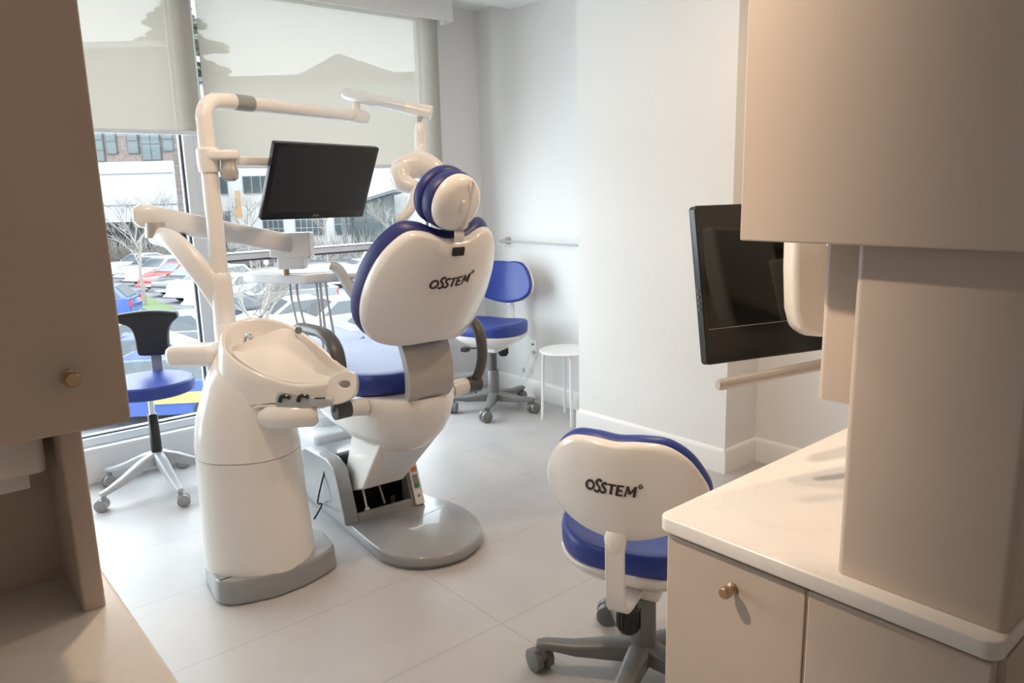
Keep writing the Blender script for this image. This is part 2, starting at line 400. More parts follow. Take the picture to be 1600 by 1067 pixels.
# roller blinds
def blind(name, x0, x1, zb, label, y):
    t = thing(name, label, 'window blind', ((x0 + x1) / 2, y, zb), group='sheer roller blinds'); hw = (x1 - x0) / 2
    g = new(); vs = [g.verts.new(p) for p in ((-hw, 0, 0.014), (hw, 0, 0.014), (hw, 0, 2.60 - zb), (-hw, 0, 2.60 - zb))]; g.faces.new(vs)
    obj('fabric', g, M['blind'], t, smooth=False)
    obj('hem_bar', slab(new(), rrect(-hw, hw, -0.006, 0.006, 0.005, 3), -0.004, 0.018, 0.004), M['frame'], t)
    return t
blind('roller_blind', -1.25, 1.478, 1.768, 'sheer cream roller blind over the left pane, its hem higher than the other blind', 4.235)
blind('roller_blind', 1.502, 3.03, 1.595, 'sheer cream roller blind behind the monitor, pulled lower than the other blind', 4.225)
b = bx(-1.3, 3.09, 4.13, 4.15, 2.50, 2.65); box(b, -1.3, 3.09, 4.15, 4.262, 2.635, 2.65); box(b, 3.075, 3.09, 4.15, 4.262, 2.50, 2.635)
v = thing('blind_valance', 'long grey-white valance box hiding the blind rollers under the ceiling', 'valance', (0, 0, 0))
obj('fascia', b, M['trim'], v, smooth=False)
obj('end_hook', tube(new(), [(3.03, 4.17, 2.5), (3.035, 4.16, 2.475), (3.045, 4.165, 2.49)], 0.004, 8), M['white'], v)
# downlights above (their lit discs), the last one an added fill
for (lx, ly), pw in DOWNLIGHTS:
    d = thing('ceiling_downlight', 'small round warm recessed downlight in the ceiling', 'ceiling light', (lx, ly, 2.65), group='recessed downlights')
    g = new(); n = 32
    rs = [[Vector((r * math.cos(2 * PI * i / n), r * math.sin(2 * PI * i / n), z)) for i in range(n)] for r, z in ((0.055, 0.0), (0.058, -0.008), (0.075, -0.006), (0.077, 0.0))]
    rings(g, rs, False, False); obj('trim_ring', g, M['white'], d)
    obj('lamp_disc', lathe(new(), [(0.05, -0.002), (0.052, 0.0)], n=24), M['lamp'], d)
d = thing('added_fill_spotlight', 'small added ceiling spotlight, out of view, brightening the cabinets', 'ceiling light', (-0.1, 1.70, 2.65))  # housing for the added cabinet fill
obj('collar', lathe(new(), [(0.05, -0.012), (0.055, -0.01), (0.056, 0.0)], n=24), M['white'], d)
obj('lamp_head', tube(new(), [(-0.016, 0.019, -0.045), (-0.032, 0.037, -0.028)], [0.03, 0.024], 20), M['white'], d)
# towel bar on the far wall
t = thing('towel_bar', 'slim pale grey towel bar fixed to the white wall above the stool', 'towel bar', (3.46, 3.7, 1.09))
obj('bar', cyl(new(), (-0.06, -0.45, 0), (-0.06, 0.40, 0), 0.0075), M['lgrey'], t)
for y, s in ((0.37, 1), (-0.42, 1)):
    g = slab(new(), rrect(-0.024, 0.024, -0.024, 0.024, 0.006), 0, 0.012, 0.003, Matrix.Translation((0, y, 0)) @ Matrix.Rotation(-PI / 2, 4, 'Y'))
    tube(g, [(-0.01, y, 0), (-0.04, y, 0), (-0.066, y, 0)], [0.02, 0.013, 0.014], 16)
    obj('bracket', g, M['silver'], t)
# wall socket with plug and flex
t = thing('wall_socket', 'white double wall socket low on the wall behind the blue chair', 'socket', (3.46, 3.83, 0.36))
obj('plate', slab(new(), rrect(-0.036, 0.036, -0.058, 0.058, 0.006), 0, 0.007, 0.003, Matrix.Rotation(-PI / 2, 4, 'Y') @ Matrix.Rotation(PI / 2, 4, 'Z')), M['trim'], t)
g = bx(-0.012, -0.006, -0.008, -0.003, 0.018, 0.03); box(g, -0.012, -0.006, 0.003, 0.008, 0.018, 0.03)
obj('slots', g, M['gasket'], t, smooth=False)
t = thing('power_cord', 'white plug and thin flex hanging from the wall socket', 'cord', (3.44, 3.83, 0.34))
obj('plug', slab(new(), rrect(-0.013, 0.013, -0.016, 0.016, 0.005), 0, 0.03, 0.004, Matrix.Translation((0.01, 0, -0.01)) @ Matrix.Rotation(-PI / 2, 4, 'Y')), M['white'], t)
obj('flex', tube(new(), [(-0.02, 0, -0.02), (-0.03, 0.02, -0.08), (-0.025, 0.07, -0.15), (-0.02, 0.12, -0.24), (-0.03, 0.22, -0.325), (-0.04, 0.35, -0.335)], 0.0035, 8, smooth=6), M['white'], t)
obj('tag', bx(-0.035, -0.033, 0.04, 0.055, -0.155, -0.125), M['label'], t, smooth=False)

# ================================================================== CABINETS
def knob(parent, T):
    prof = [(0.0095, 0), (0.0095, 0.002), (0.0055, 0.004), (0.0055, 0.012), (0.0095, 0.015), (0.0105, 0.018), (0.0105, 0.026), (0.0085, 0.029), (0.003, 0.0292)]
    g = new(); rs = [[T @ Vector((r * math.cos(2 * PI * i / 28), r * math.sin(2 * PI * i / 28), z)) for i in range(28)] for r, z in prof]
    rings(g, rs); return obj('knob', g, M['brass'], parent, label='round brushed brass knob')
# --- right peninsula
t = thing('base_cabinet', 'taupe base cabinet with flat doors under the pale marble counter end', 'cabinet', (1.03, 0.52, 0))
obj('carcass', bx(0.02, 2.42, -0.25, 0.268, 0.08, 0.838), M['taupe'], t, smooth=False)
obj('plinth', bx(0.05, 2.40, -0.23, 0.24, 0.0, 0.08), M['dgrey'], t, smooth=False)
dr = obj('door', bx(0, 0.02, 0.004, 0.270, 0.085, 0.832), M['taupe'], t, bevel=0.003)
knob(dr, Matrix.Translation((0, 0.132, 0.783)) @ Matrix.Rotation(-PI / 2, 4, 'Y'))
obj('door', bx(0, 0.02, -0.252, 0.001, 0.085, 0.832), M['taupe'], t, bevel=0.003)
e = new()
for a, c in ((0.0005, 0.0035),): box(e, 0.001, 0.021, a, c, 0.085, 0.832)
obj('edge_strip', e, M['brass'], t, smooth=False)
obj('end_panel', bx(0.022, 2.42, -0.262, -0.25, 0.08, 0.838), M['taupe'], t, smooth=False)
obj('countertop', slab(new(), rrect(1.016, 3.455, 0.258, 0.803, 0.022), 0.842, 0.870, 0.004), M['marble'], label='pale veined marble counter over the taupe base cabinet, with rounded front corners', cat='countertop')
t = thing('counter_hutch', 'tall taupe panelled hutch standing on the marble counter', 'cabinet', (1.047, 0.38, 0.87))
obj('end_panel', slab(new(), rrect(0, 1.1, -0.118, 0.109, 0.012), 0, 0.492, 0.001), M['taupe'], t)
obj('hanging_panel', slab(new(), rrect(0.055, 1.1, 0.118, 0.182, 0.010), 0.247, 0.492, 0.001), M['taupe'], t, label='narrow panel that stops short of the counter')
t = thing('wall_cabinet', 'large taupe upper cabinet overhanging the hutch at top right', 'cabinet', (1.0, 0.45, 1.365))
obj('carcass', bx(0.02, 1.15, -0.60, 0.188, 0.004, 1.28), M['taupe'], t, smooth=False)
obj('door', bx(0.0, 0.019, -0.60, 0.194, 0, 1.28), M['taupe'], t, bevel=0.003)
# --- left counter and hutch beside the camera
t = thing('base_cabinet', 'taupe base cabinet below the cream counter at bottom left', 'cabinet', (-0.3, 1.0, 0))
obj('carcass', bx(-0.7, 0.49, -0.25, 0.34, 0.0, 0.838), M['taupe'], t, smooth=False)
obj('countertop', slab(new(), rrect(-1.0, 0.219, 0.70, 1.36, 0.012), 0.842, 0.870, 0.004), M['marble'], label='cream counter with shadow across it at bottom left', cat='countertop')
t = thing('counter_hutch', 'shaded taupe hutch standing on the cream counter at far left', 'cabinet', (0, 1.15, 0.87))
obj('side_panel', slab(new(), rrect(0.168, 0.197, 0.003, 0.18, 0.004, 3), 0, 0.285, 0.001), M['taupe'], t, label='upright end panel beside the open niche')
obj('back_panel', bx(-1.0, 0.168, 0.145, 0.165, 0, 0.285), M['taupe'], t, smooth=False)
obj('carcass', bx(-1.0, 0.235, -0.018, 0.18, 0.285, 1.70), M['taupe'], t, smooth=False)
dr = obj('door', slab(new(), [(p[0], p[1]) for p in rrect(-0.20, 0.252, 0.276, 1.70, 0.01, 4)], 0, 0.019, 0.003, Matrix.Translation((0, -0.019, 0)) @ Matrix.Rotation(PI / 2, 4, 'X')), M['taupe'], t, label='flat taupe door with one knob')
knob(dr, Matrix.Translation((0.184, -0.038, 0.352)) @ Matrix.Rotation(PI / 2, 4, 'X') @ Matrix.Scale(0.95, 4))
t = thing('towel_dispenser', 'cream paper towel dispenser fixed under the hutch at far left', 'dispenser', (0, 1.23, 1.155))
obj('cover', slab(new(), rrect(-0.20, 0.155, -0.045, 0.045, 0.012), -0.078, 0, 0.008), M['plastic2'], t)
obj('paper', bx(-0.18, 0.135, -0.012, -0.008, -0.105, -0.07), M['trim'], t, smooth=False)

# ================================================================== DENTAL CHAIR
CH = thing('dental_chair', 'large dental chair with white back shell and blue leather cushions on a grey floor plate', 'dental chair', (1.640, 2.754, 0), R(-5))
th = R(28); P0 = Vector((0, -0.39, 0.767))
def shell_place(th, P0):
    D = Vector((0, -math.sin(th), math.cos(th))); N = Vector((0, math.cos(th), math.sin(th)))
    return lambda b, t, o: P0 + Vector((b, 0, 0)) + D * t + N * o
pl = shell_place(th, P0)
def mirror(pts): return pts + [(-x, y) for x, y in reversed(pts) if abs(x) > 1e-6]
half = [(0.0, 0.552), (0.05, 0.556), (0.11, 0.572), (0.165, 0.560), (0.21, 0.505), (0.243, 0.43), (0.262, 0.34), (0.266, 0.24), (0.25, 0.15), (0.215, 0.095), (0.16, 0.085), (0.10, 0.10), (0.05, 0.115), (0.0, 0.12)]
outl = [(p.x, p.y) for p in catmull([(x, y, 0) for x, y in mirror(half)], 4, True)]
surf = lambda b, t: 0.135 * (b / 0.27) ** 2 + 0.04 * ((t - 0.33) / 0.27) ** 2
cen = (0, 0.33)
g = dome(new(), outl, cen, surf, round_prof(0.0, 0.045, 0.05), pl)
sh = obj('back_shell', g, M['plastic'], CH)
out2 = [(b * 1.035, 0.33 + (t - 0.33) * 1.035) for b, t in outl]
g = dome(new(), out2, cen, surf, round_prof(0.035, 0.105, 0.09, puff1=0.02), pl)
obj('back_cushion', g, M['blue_shaded'], CH)
def logo_fn(x, y, z, sz=1):
    b, t = x + -0.003, y + 0.405 + x * 0.10
    return pl(b, t, surf(b, t) - 0.0008 - z)
logo(0.043, logo_fn, sh)
# headrest: white cap, strut and two-layer blue pad
hc = P0 + Vector((0, -math.sin(th), math.cos(th))) * 0.72 + Vector((0, 0, 0.005))
Th = Matrix.Translation((-0.015, -0.64, 1.405)) @ Matrix.Rotation(R(8), 4, 'Z') @ Matrix.Rotation(R(90 + 20), 4, 'X')   # local +Z -> towards the camera side
disc = [(0.108 * math.cos(2 * PI * i / 48), 0.104 * math.sin(2 * PI * i / 48)) for i in range(48)]
def hp(b, t, o): return Th @ Vector((b, t, o))
g = dome(new(), [(x * 0.93, y * 0.97) for x, y in disc], (0, 0), lambda b, t: -0.5 * (b * b + t * t), [(0, .040), (.3, .039), (.5, .037), (.7, .034), (.85, .028), (.95, .018), (1.0, 0.0), (.98, -0.01), (0.5, -0.012), (0, -0.012)], hp)
hr = obj('headrest_cap', g, M['plastic'], CH)
g = dome(new(), [(0.024 * x / 0.118, 0.05 * y / 0.104) for x, y in disc], (0, 0), lambda b, t: 0.0, [(0, .066), (.7, .066), (.95, .062), (1, .056), (1, .035), (0, .035)], lambda b, t, o: hp(b + 0.012, t + 0.012, o))
obj('cap_latch', slab(new(), rrect(-0.008, 0.008, -0.022, 0.022, 0.004), 0.030, 0.046, 0.003, Th @ Matrix.Translation((-0.005, 0.0, 0))), M['plastic2'], hr)
g.free()
obj('cap_ridge', slab(new(), [(0.02, -0.085), (0.042, -0.075), (0.047, 0.0), (0.04, 0.078), (0.018, 0.09), (0.022, 0.0)], 0.01, 0.0395, 0.006, Th), M['plastic'], hr)
g = dome(new(), [(x * 1.02, y * 1.0) for x, y in disc], (0, 0), lambda b, t: 0, round_prof(-0.062, -0.004, 0.12), hp); obj('headrest_pad', g, M['blue_shaded'], CH)
g = dome(new(), [(x * 1.06, y * 1.02 ) for x, y in disc], (0, 0), lambda b, t: 0, round_prof(-0.10, -0.058, 0.10, puff0=-0.0), hp); obj('headrest_pad', g, M['blue_shaded'], CH)
g = new(); _a = [pl(0, 0.515, 0.012 + surf(0, 0.515)), pl(0, 0.575, 0.035), pl(0, 0.63, 0.075), pl(0, 0.67, 0.10)]
rings(g, [[p + Vector((-0.02, 0, 0)), p + Vector((0.02, 0, 0)), p + Vector((0.02, 0.012, 0.004)), p + Vector((-0.02, 0.012, 0.004))] for p in _a])
obj('headrest_strut', g, M['chrome'], CH)
g = dome(new(), [(p[0], p[1]) for p in rrect(-0.024, 0.024, 0.508, 0.538, 0.004)], (0, 0.523), lambda b, t: surf(b, t), [(0, -0.004), (1, -0.004), (1, 0.006), (0, 0.006)], pl)
obj('strut_slot', g, M['black'], CH)
# silver link plate below the shell
def plate(w0, w1):
    pr = [(-0.335, 0.885), (-0.36, 0.855), (-0.383, 0.80), (-0.392, 0.75), (-0.388, 0.70), (-0.374, 0.672), (-0.356, 0.652)]
    pr = [(p.x, p.y) for p in catmull([(a, z, 0) for a, z in pr], 4)]
    n = len(pr); rs = []
    for i, (a, z) in enumerate(pr):
        hw = w0 + (w1 - w0) * i / (n - 1)
        rs.append([Vector((-hw, a, z)), Vector((hw, a, z)), Vector((hw - 0.006, a + 0.055, z)), Vector((-hw + 0.006, a + 0.055, z))])
    return rings(new(), rs)
obj('link_plate', plate(0.104, 0.092), M['silver'], CH, bevel=0.004)
# seat: white under-shell, cushion, legrest
def seat_ring(k, z, inset, n=48):
    out = []
    for i in range(n):
        t = 2 * PI * i / n; c, s = math.cos(t), math.sin(t)
        e = 0.8
        out.append(Vector((math.copysign(abs(c) ** e, c) * (0.265 - inset), 0.0, 0)) + Vector((0, math.copysign(abs(s) ** e, s), 0)) * 1)
    return out
rs = []
#  (z, half width, rear a, front a)
for z, hw, a0, a1 in [(0.375, 0.03, -0.12, 0.10), (0.380, 0.075, -0.165, 0.16), (0.395, 0.115, -0.205, 0.24), (0.43, 0.165, -0.262, 0.38), (0.48, 0.205, -0.312, 0.52), (0.54, 0.232, -0.350, 0.62), (0.60, 0.245, -0.370, 0.66), (0.64, 0.247, -0.375, 0.67), (0.653, 0.240, -0.368, 0.665)]:
    ring = []
    for i in range(56):
        t = 2 * PI * i / 56; c, s = math.cos(t), math.sin(t); e = 0.85
        x = math.copysign(abs(c) ** e, c) * hw; y = math.copysign(abs(s) ** e, s)
        y = (a0 + a1) / 2 + y * (a1 - a0) / 2
        ring.append(Vector((x, y, z)))
    rs.append(ring)
obj('seat_shell', rings(new(), rs), M['plastic'], CH, angle=60)
def pad(x0, x1, y0, y1, z0, z1, r, dz=0.0, T=None):
    P = rrect(x0, x1, y0, y1, r, 8); cx, cy = (x0 + x1) / 2, (y0 + y1) / 2
    place = lambda b, t, o: (T or Matrix()) @ Vector((b, t, o))
    return dome(new(), P, (cx, cy), lambda b, t: 0, round_prof(z0, z1, 0.05, puff1=dz), place)
sc = pad(-0.262, 0.238, -0.25, 0.60, 0.655, 0.738, 0.20, -0.01)
obj('seat_cushion', sc, M['blue'], CH)
obj('legrest_cushion', pad(-0.225, 0.225, 0.585, 1.16, 0.655, 0.725, 0.14, 0.01, Matrix.Translation((0, 0, 0.0))), M['blue'], CH)
obj('legrest_shell', pad(-0.20, 0.20, 0.55, 1.12, 0.595, 0.66, 0.12), M['plastic'], CH)
# armrests
for s in (-1, 1):
    rt = obj('armrest_mount', cyl(new(), (s * 0.20, -0.20, 0.62), (s * 0.275, -0.205, 0.628), 0.036, 0.033), M['plastic'], CH)
    g = tube(new(), [(s * 0.268, -0.205, 0.628), (s * 0.33, -0.205, 0.630)], [0.034, 0.038], 24)
    tube(g, [(s * 0.312, -0.20, 0.63), (s * 0.316, -0.245, 0.70), (s * 0.318, -0.262, 0.78), (s * 0.318, -0.235, 0.87), (s * 0.318, -0.14, 0.915), (s * 0.318, 0.0, 0.915), (s * 0.318, 0.14, 0.905), (s * 0.318, 0.20, 0.885)], [0.026, 0.026, 0.026, 0.028, 0.03, 0.032, 0.032, 0.02], 16, smooth=6, flat=(1.0, 0.62), up=(0, 0, 1))
    obj('armrest', g, M['dgrey'], CH)
# lift link
def skew_box(bm, c0, c1, w0, w1):
    """c0/c1: (y0,z0,y1,z1) lower and upper edge lines"""
    (ya, za, yb, zb), (yc, zc, yd, zd) = c0, c1
    (p0, q0), (p1, q1) = [(v if isinstance(v, tuple) else (-v, v)) for v in (w0, w1)]
    vs = [bm.verts.new(p) for p in ((p0, ya, za), (q0, ya, za), (q0, yb, zb), (p0, yb, zb), (p1, yc, zc), (q1, yc, zc), (q1, yd, zd), (p1, yd, zd))]
    for f in ((3, 2, 1, 0), (4, 5, 6, 7), (0, 1, 5, 4), (1, 2, 6, 5), (2, 3, 7, 6), (3, 0, 4, 7)): bm.faces.new([vs[i] for i in f])
    return bm
lk = obj('lift_link', skew_box(new(), (-0.03, 0.205, 0.20, 0.12), (-0.19, 0.46, 0.10, 0.46), (-0.165, 0.035), (-0.13, 0.17)), M['plastic'], CH, bevel=0.012)
g = bx(-0.004, 0.0, -0.02, 0.02, 0, 0.02)
obj('link_cover', skew_box(new(), (-0.062, 0.245, -0.03, 0.245), (-0.165, 0.41, -0.13, 0.41), (-0.115, 0.03), (-0.09, 0.11)), M['cool'], CH, bevel=0.006); g.free()
# floor plate and base housing
pl_pts = [(0.20, 0.10), (0.245, -0.05), (0.262, -0.20), (0.235, -0.335), (0.165, -0.44), (0.05, -0.50), (-0.07, -0.49), (-0.16, -0.43), (-0.215, -0.33), (-0.225, -0.20), (-0.222, 0.10), (-0.216, 0.75), (-0.15, 0.84), (0.15, 0.84), (0.20, 0.75)]
pp = [(p.x, p.y) for p in catmull([(x, y, 0) for x, y in pl_pts], 5, True)]
g = new(); sc_ = lambda k: [Vector((x * k, (y - 0.1) * k + 0.1, 0)) for x, y in pp]
rs = []
for k, z in ((0.975, 0.0), (0.98, 0.012), (1.0, 0.018), (1.0, 0.04), (0.992, 0.050), (0.975, 0.055)): rs.append([v + Vector((0, 0, z)) for v in sc_(k)])
obj('floor_plate', rings(g, rs), M['grey'], CH)
# housing: U of side walls with sloping shoulders
prof = [(-0.005, 0.05), (0.002, 0.085), (0.072, 0.262), (0.10, 0.287), (0.17, 0.305), (0.42, 0.29), (0.62, 0.20), (0.72, 0.055)]
g = new()
prism(g, prof, -0.238, -0.175, axis='x'); prism(g, prof, 0.085, 0.098, axis='x')
prism(g, [(-0.004, 0.05), (0.004, 0.083), (0.02, 0.088), (0.05, 0.05)], -0.175, 0.09, axis='x')
prism(g, [(0.24, 0.055), (0.24, 0.292), (0.42, 0.284), (0.62, 0.195), (0.71, 0.055)], -0.175, 0.09, axis='x')
hz = obj('base_housing', g, M['grey'], CH, bevel=0.008)
g = bx(-0.174, 0.084, 0.225, 0.235, 0.06, 0.28); box(g, -0.174, 0.084, 0.06, 0.235, 0.056, 0.066); box(g, -0.174, -0.170, 0.09, 0.235, 0.066, 0.25); box(g, 0.08, 0.084, 0.09, 0.235, 0.066, 0.25)
obj('housing_interior', g, M['black'], CH, smooth=False)
obj('linkage_rod', cyl(new(), (-0.02, 0.06, 0.075), (-0.03, 0.12, 0.20), 0.005), M['lgrey'], CH)
obj('linkage_stud', cyl(new(), (0.02, 0.06, 0.07), (0.02, 0.06, 0.10), 0.010), M['dgrey'], CH)
g = cyl(new(), (-0.12, 0.03, 0.082), (-0.11, 0.09, 0.17), 0.005); ball(g, (-0.12, 0.03, 0.085), 0.012)
obj('linkage_rod', g, M['white'], CH)
# cream service strip at the right flank
Ts = Matrix.Translation((0.120, -0.004, 0.055)) @ Matrix.Rotation(R(-21.5), 4, 'X')
sp = obj('service_panel', bx(-0.022, 0.022, -0.016, 0.10, 0.0, 0.235, Ts), M['plastic2'], CH, bevel=0.003)
g = bx(-0.014, -0.001, -0.0175, -0.016, 0.148, 0.172, Ts); box(g, 0.001, 0.014, -0.0175, -0.016, 0.148, 0.172, Ts)
obj('warning_sticker', g, M['orange'], sp, smooth=False)
obj('switch_recess', bx(-0.012, 0.012, -0.018, -0.016, 0.075, 0.135, Ts), M['label'], sp, smooth=False)
obj('rocker_switch', bx(-0.008, 0.009, -0.024, -0.017, 0.078, 0.094, Ts), M['green'], sp, bevel=0.002)
obj('seal_dot', cyl(new(), Ts @ Vector((0, -0.016, 0.04)), Ts @ Vector((0, -0.018, 0.04)), 0.007), M['label'], sp)
obj('cable', tube(new(), [(-0.235, 0.20, 0.24), (-0.27, 0.22, 0.10), (-0.245, 0.24, 0.07), (-0.30, 0.20, 0.03)], 0.004, 8, smooth=6), M['black'], CH)

# floor junction box behind the tower
t = thing('floor_utility_box', 'pale grey moulded utility box on the floor behind the white tower', 'utility box', (1.74, 3.45, 0), R(-5))
g = new(); rs = []
for k, z in ((0.86, 0.0), (0.88, 0.10), (0.97, 0.17), (1.0, 0.20), (1.0, 0.285), (0.97, 0.295), (0.95, 0.298)):
    rs.append([Vector((x * k, y * k, z)) for x, y in rrect(-0.20, 0.16, -0.2, 0.2, 0.05)])
obj('body', rings(g, rs), M['cool'], t)
g = lathe(new(), [(0.085, 0.298), (0.09, 0.33), (0.088, 0.345), (0.05, 0.36), (0.05, 0.44), (0.055, 0.45)], -0.06, 0.02, 24)
obj('hose_socket', g, M['cool'], t)
obj('hose', tube(new(), [(-0.05, 0.0, 0.44), (0.0, -0.03, 0.42), (0.06, -0.05, 0.37), (0.1, -0.05, 0.36)], 0.012, 10, smooth=5), M['white'], t)
obj('hook', tube(new(), [(0.12, -0.19, 0.25), (0.12, -0.205, 0.31), (0.14, -0.16, 0.34), (0.16, -0.10, 0.32)], 0.012, 10, smooth=5), M['cool'], t)

# ================================================================== DENTAL UNIT (tower, cuspidor, arms)
UN = thing('dental_unit', 'white cuspidor tower with mast, swing arms and instrument tray on a grey foot', 'dental unit', (1.0, 2.71, 0), R(-40.7))
# grey foot
foot = [(-0.205, -0.03), (-0.20, 0.06), (-0.13, 0.20), (0.05, 0.26), (0.20, 0.20), (0.285, 0.06), (0.268, 0.0), (0.20, -0.10), (0.115, -0.175), (0.0, -0.225), (-0.06, -0.228), (-0.095, -0.205)]
fp = []
for i in range(len(foot)):
    a = Vector((*foot[i - 1], 0)); p = Vector((*foot[i], 0)); c = Vector((*foot[(i + 1) % len(foot)], 0))
    for k in range(5):
        s = k / 4; q = p + (a - p).normalized() * 0.025 * (1 - s) ** 2 + (c - p).normalized() * 0.025 * s ** 2; fp.append((q.x, q.y))
g = rings(new(), [[Vector((x * k, y * k, z)) for x, y in fp] for k, z in ((0.965, 0), (0.97, 0.006), (1.0, 0.010), (0.985, 0.078), (0.975, 0.088), (0.955, 0.093))])
obj('foot_plinth', g, M['grey'], UN)
def ell(cu, cv, hu, hv, z, n=64, e=0.9, tilt=(0, 0)):
    out = []
    for i in range(n):
        t = 2 * PI * i / n; c, s = math.cos(t), math.sin(t)
        x = math.copysign(abs(c) ** e, c) * hu; y = math.copysign(abs(s) ** e, s) * hv
        out.append(Vector((cu + x, cv + y, z + x * tilt[0] + y * tilt[1])))
    return out
rs = [ell(0.008, 0, 0.199, 0.185, 0.088), ell(0.006, 0, 0.196, 0.182, 0.20), ell(0.002, 0, 0.190, 0.178, 0.34), ell(0.0, 0, 0.185, 0.174, 0.515)]
obj('lower_column', rings(new(), rs), M['plastic2'], UN)
rs = [ell(0.0, 0, 0.1855, 0.1745, 0.518), ell(-0.002, 0, 0.183, 0.172, 0.57), ell(0.0, 0.0, 0.172, 0.165, 0.655), ell(0.012, 0, 0.155, 0.155, 0.73, tilt=(-0.1, 0.05)), ell(0.03, 0, 0.145, 0.145, 0.79, tilt=(-0.25, 0.15)), ell(0.05, 0.0, 0.135, 0.135, 0.83, tilt=(-0.35, 0.3))]
obj('upper_column', rings(new(), rs), M['plastic'], UN)
# basin: teardrop rim sloping down to the right
rim = [(-0.052, -0.03, 0.945), (-0.025, -0.085, 0.908), (0.035, -0.125, 0.868), (0.124, -0.142, 0.824), (0.227, -0.13, 0.785), (0.33, -0.095, 0.778), (0.40, -0.045, 0.79), (0.405, 0.0, 0.80), (0.355, 0.035, 0.825), (0.28, 0.075, 0.885), (0.20, 0.105, 0.938), (0.125, 0.125, 0.972), (0.03, 0.128, 0.99), (-0.036, 0.095, 0.985), (-0.058, 0.03, 0.970)]
rimS = catmull(rim, 5, True)
cR = Vector((0.12, 0.0, 0.88))
def rimk(k, dz, shift=0.0, flat=0.0):
    out = []
    for p in rimS:
        q = cR + (p - cR) * k; out.append(Vector((q.x, q.y, q.z + dz)))
    return out
def lower(k, z, cu, blend):
    out = []
    for p in rimS:
        q = Vector((cu + (p.x - 0.12) * k, (p.y) * k, 0)); out.append(Vector((q.x, q.y, z + blend * (p.z - 0.88))))
    return out
rs = [lower(0.45, 0.70, 0.02, 0.1), lower(0.66, 0.715, 0.05, 0.25)]
U = []
for p in rimS:
    # outer skirt: drops 6 cm vertically and moves in a touch towards the column on the left
    k = 1.0
    U.append(Vector((p.x * 1.0 + 0.0, p.y, p.z - 0.055)))
def skirt(dz, ins):
    return [Vector((p.x + (0.12 - p.x) * ins, p.y * (1 - ins), p.z - dz)) for p in rimS]
def skirt_left(dz, spread):
    out = []
    for p in rimS:
        # left side flares out to meet the column, right side stays a shallow wing
        k = max(0.0, min(1.0, (0.16 - p.x) / 0.2)); out.append(Vector((p.x - k * spread, p.y * (1 + 0.15 * k), p.z - dz - k * dz * 1.4)))
    return out
rs = [skirt(0.10, 0.5), skirt(0.088, 0.12), skirt_left(0.076, 0.034), skirt_left(0.055, 0.030), skirt_left(0.03, 0.020), skirt_left(0.012, 0.008), rimk(1.0, 0), rimk(0.985, 0.004), rimk(0.93, 0.004), rimk(0.915, 0.0), rimk(0.88, -0.02), rimk(0.80, -0.05), rimk(0.6, -0.075), rimk(0.3, -0.085), rimk(0.02, -0.088)]
bs = obj('basin', rings(new(), rs), M['plastic'], UN, angle=50)
# sloping lid inside the basin
top = catmull([(-0.005, -0.045, 0.917), (0.075, -0.012, 0.943), (0.165, 0.020, 0.968), (0.205, 0.012, 0.945), (0.255, -0.010, 0.895), (0.315, -0.035, 0.84), (0.385, -0.045, 0.805)], 5)
bot = catmull([(-0.005, -0.062, 0.903), (0.05, -0.103, 0.868), (0.125, -0.120, 0.828), (0.195, -0.115, 0.802), (0.26, -0.098, 0.789), (0.32, -0.075, 0.787), (0.385, -0.055, 0.795)], 5)
rs = []
for a, c in zip(top, bot):
    mid = (a + c) / 2 + Vector((-0.006, 0.012, -0.010))
    rs.append([a, a * 0.75 + c * 0.25 + Vector((-0.003, 0.006, -0.007)), mid, c, c + Vector((0, 0.0, -0.03)), a + Vector((0.0, 0.014, -0.03)), a + Vector((0, 0.012, -0.003))])
obj('basin_lid', rings(new(), rs), M['plastic2'], UN, angle=35)
obj('lid_hinge_pin', cyl(new(), (0.215, 0.03, 0.955), (0.222, 0.0, 0.962), 0.013), M['chrome'], UN)
g = tube(new(), [(0.012, 0.02, 0.90), (0.018, 0.02, 0.935), (0.035, 0.01, 0.948), (0.048, -0.002, 0.935)], 0.008, 10, smooth=4); obj('rinse_spout', g, M['chrome'], UN)
# wing nose with ring, handpiece cut-outs, tank, bracket
def ring_plate():
    o = [(-0.055, -0.045), (-0.05, 0.02), (-0.02, 0.05), (0.03, 0.055), (0.052, 0.03), (0.05, -0.02), (0.02, -0.05), (-0.03, -0.062)]
    P = [(p.x, p.y) for p in catmull([(x, y, 0) for x, y in o], 4, True)]; h = [(0.012 + 0.021 * math.cos(R(219) - 2 * PI * i / 32), 0.010 + 0.013 * math.sin(R(219) - 2 * PI * i / 32)) for i in range(32)]
    Tn = Matrix.Translation((0.385, -0.072, 0.765)) @ Matrix.Rotation(R(78), 4, 'X')
    g = new(); V = []
    for poly, z in ((P, 0.0), (P, 0.05), (h, 0.05), (h, 0.0)): V.append([g.verts.new(Tn @ Vector((x, y, z - 0.03))) for x, y in poly])
    for k in range(4):
        for i in range(32): 
            a, c = V[k], V[(k + 1) % 4]; g.faces.new((a[i], a[(i + 1) % 32], c[(i + 1) % 32], c[i]))
    return g
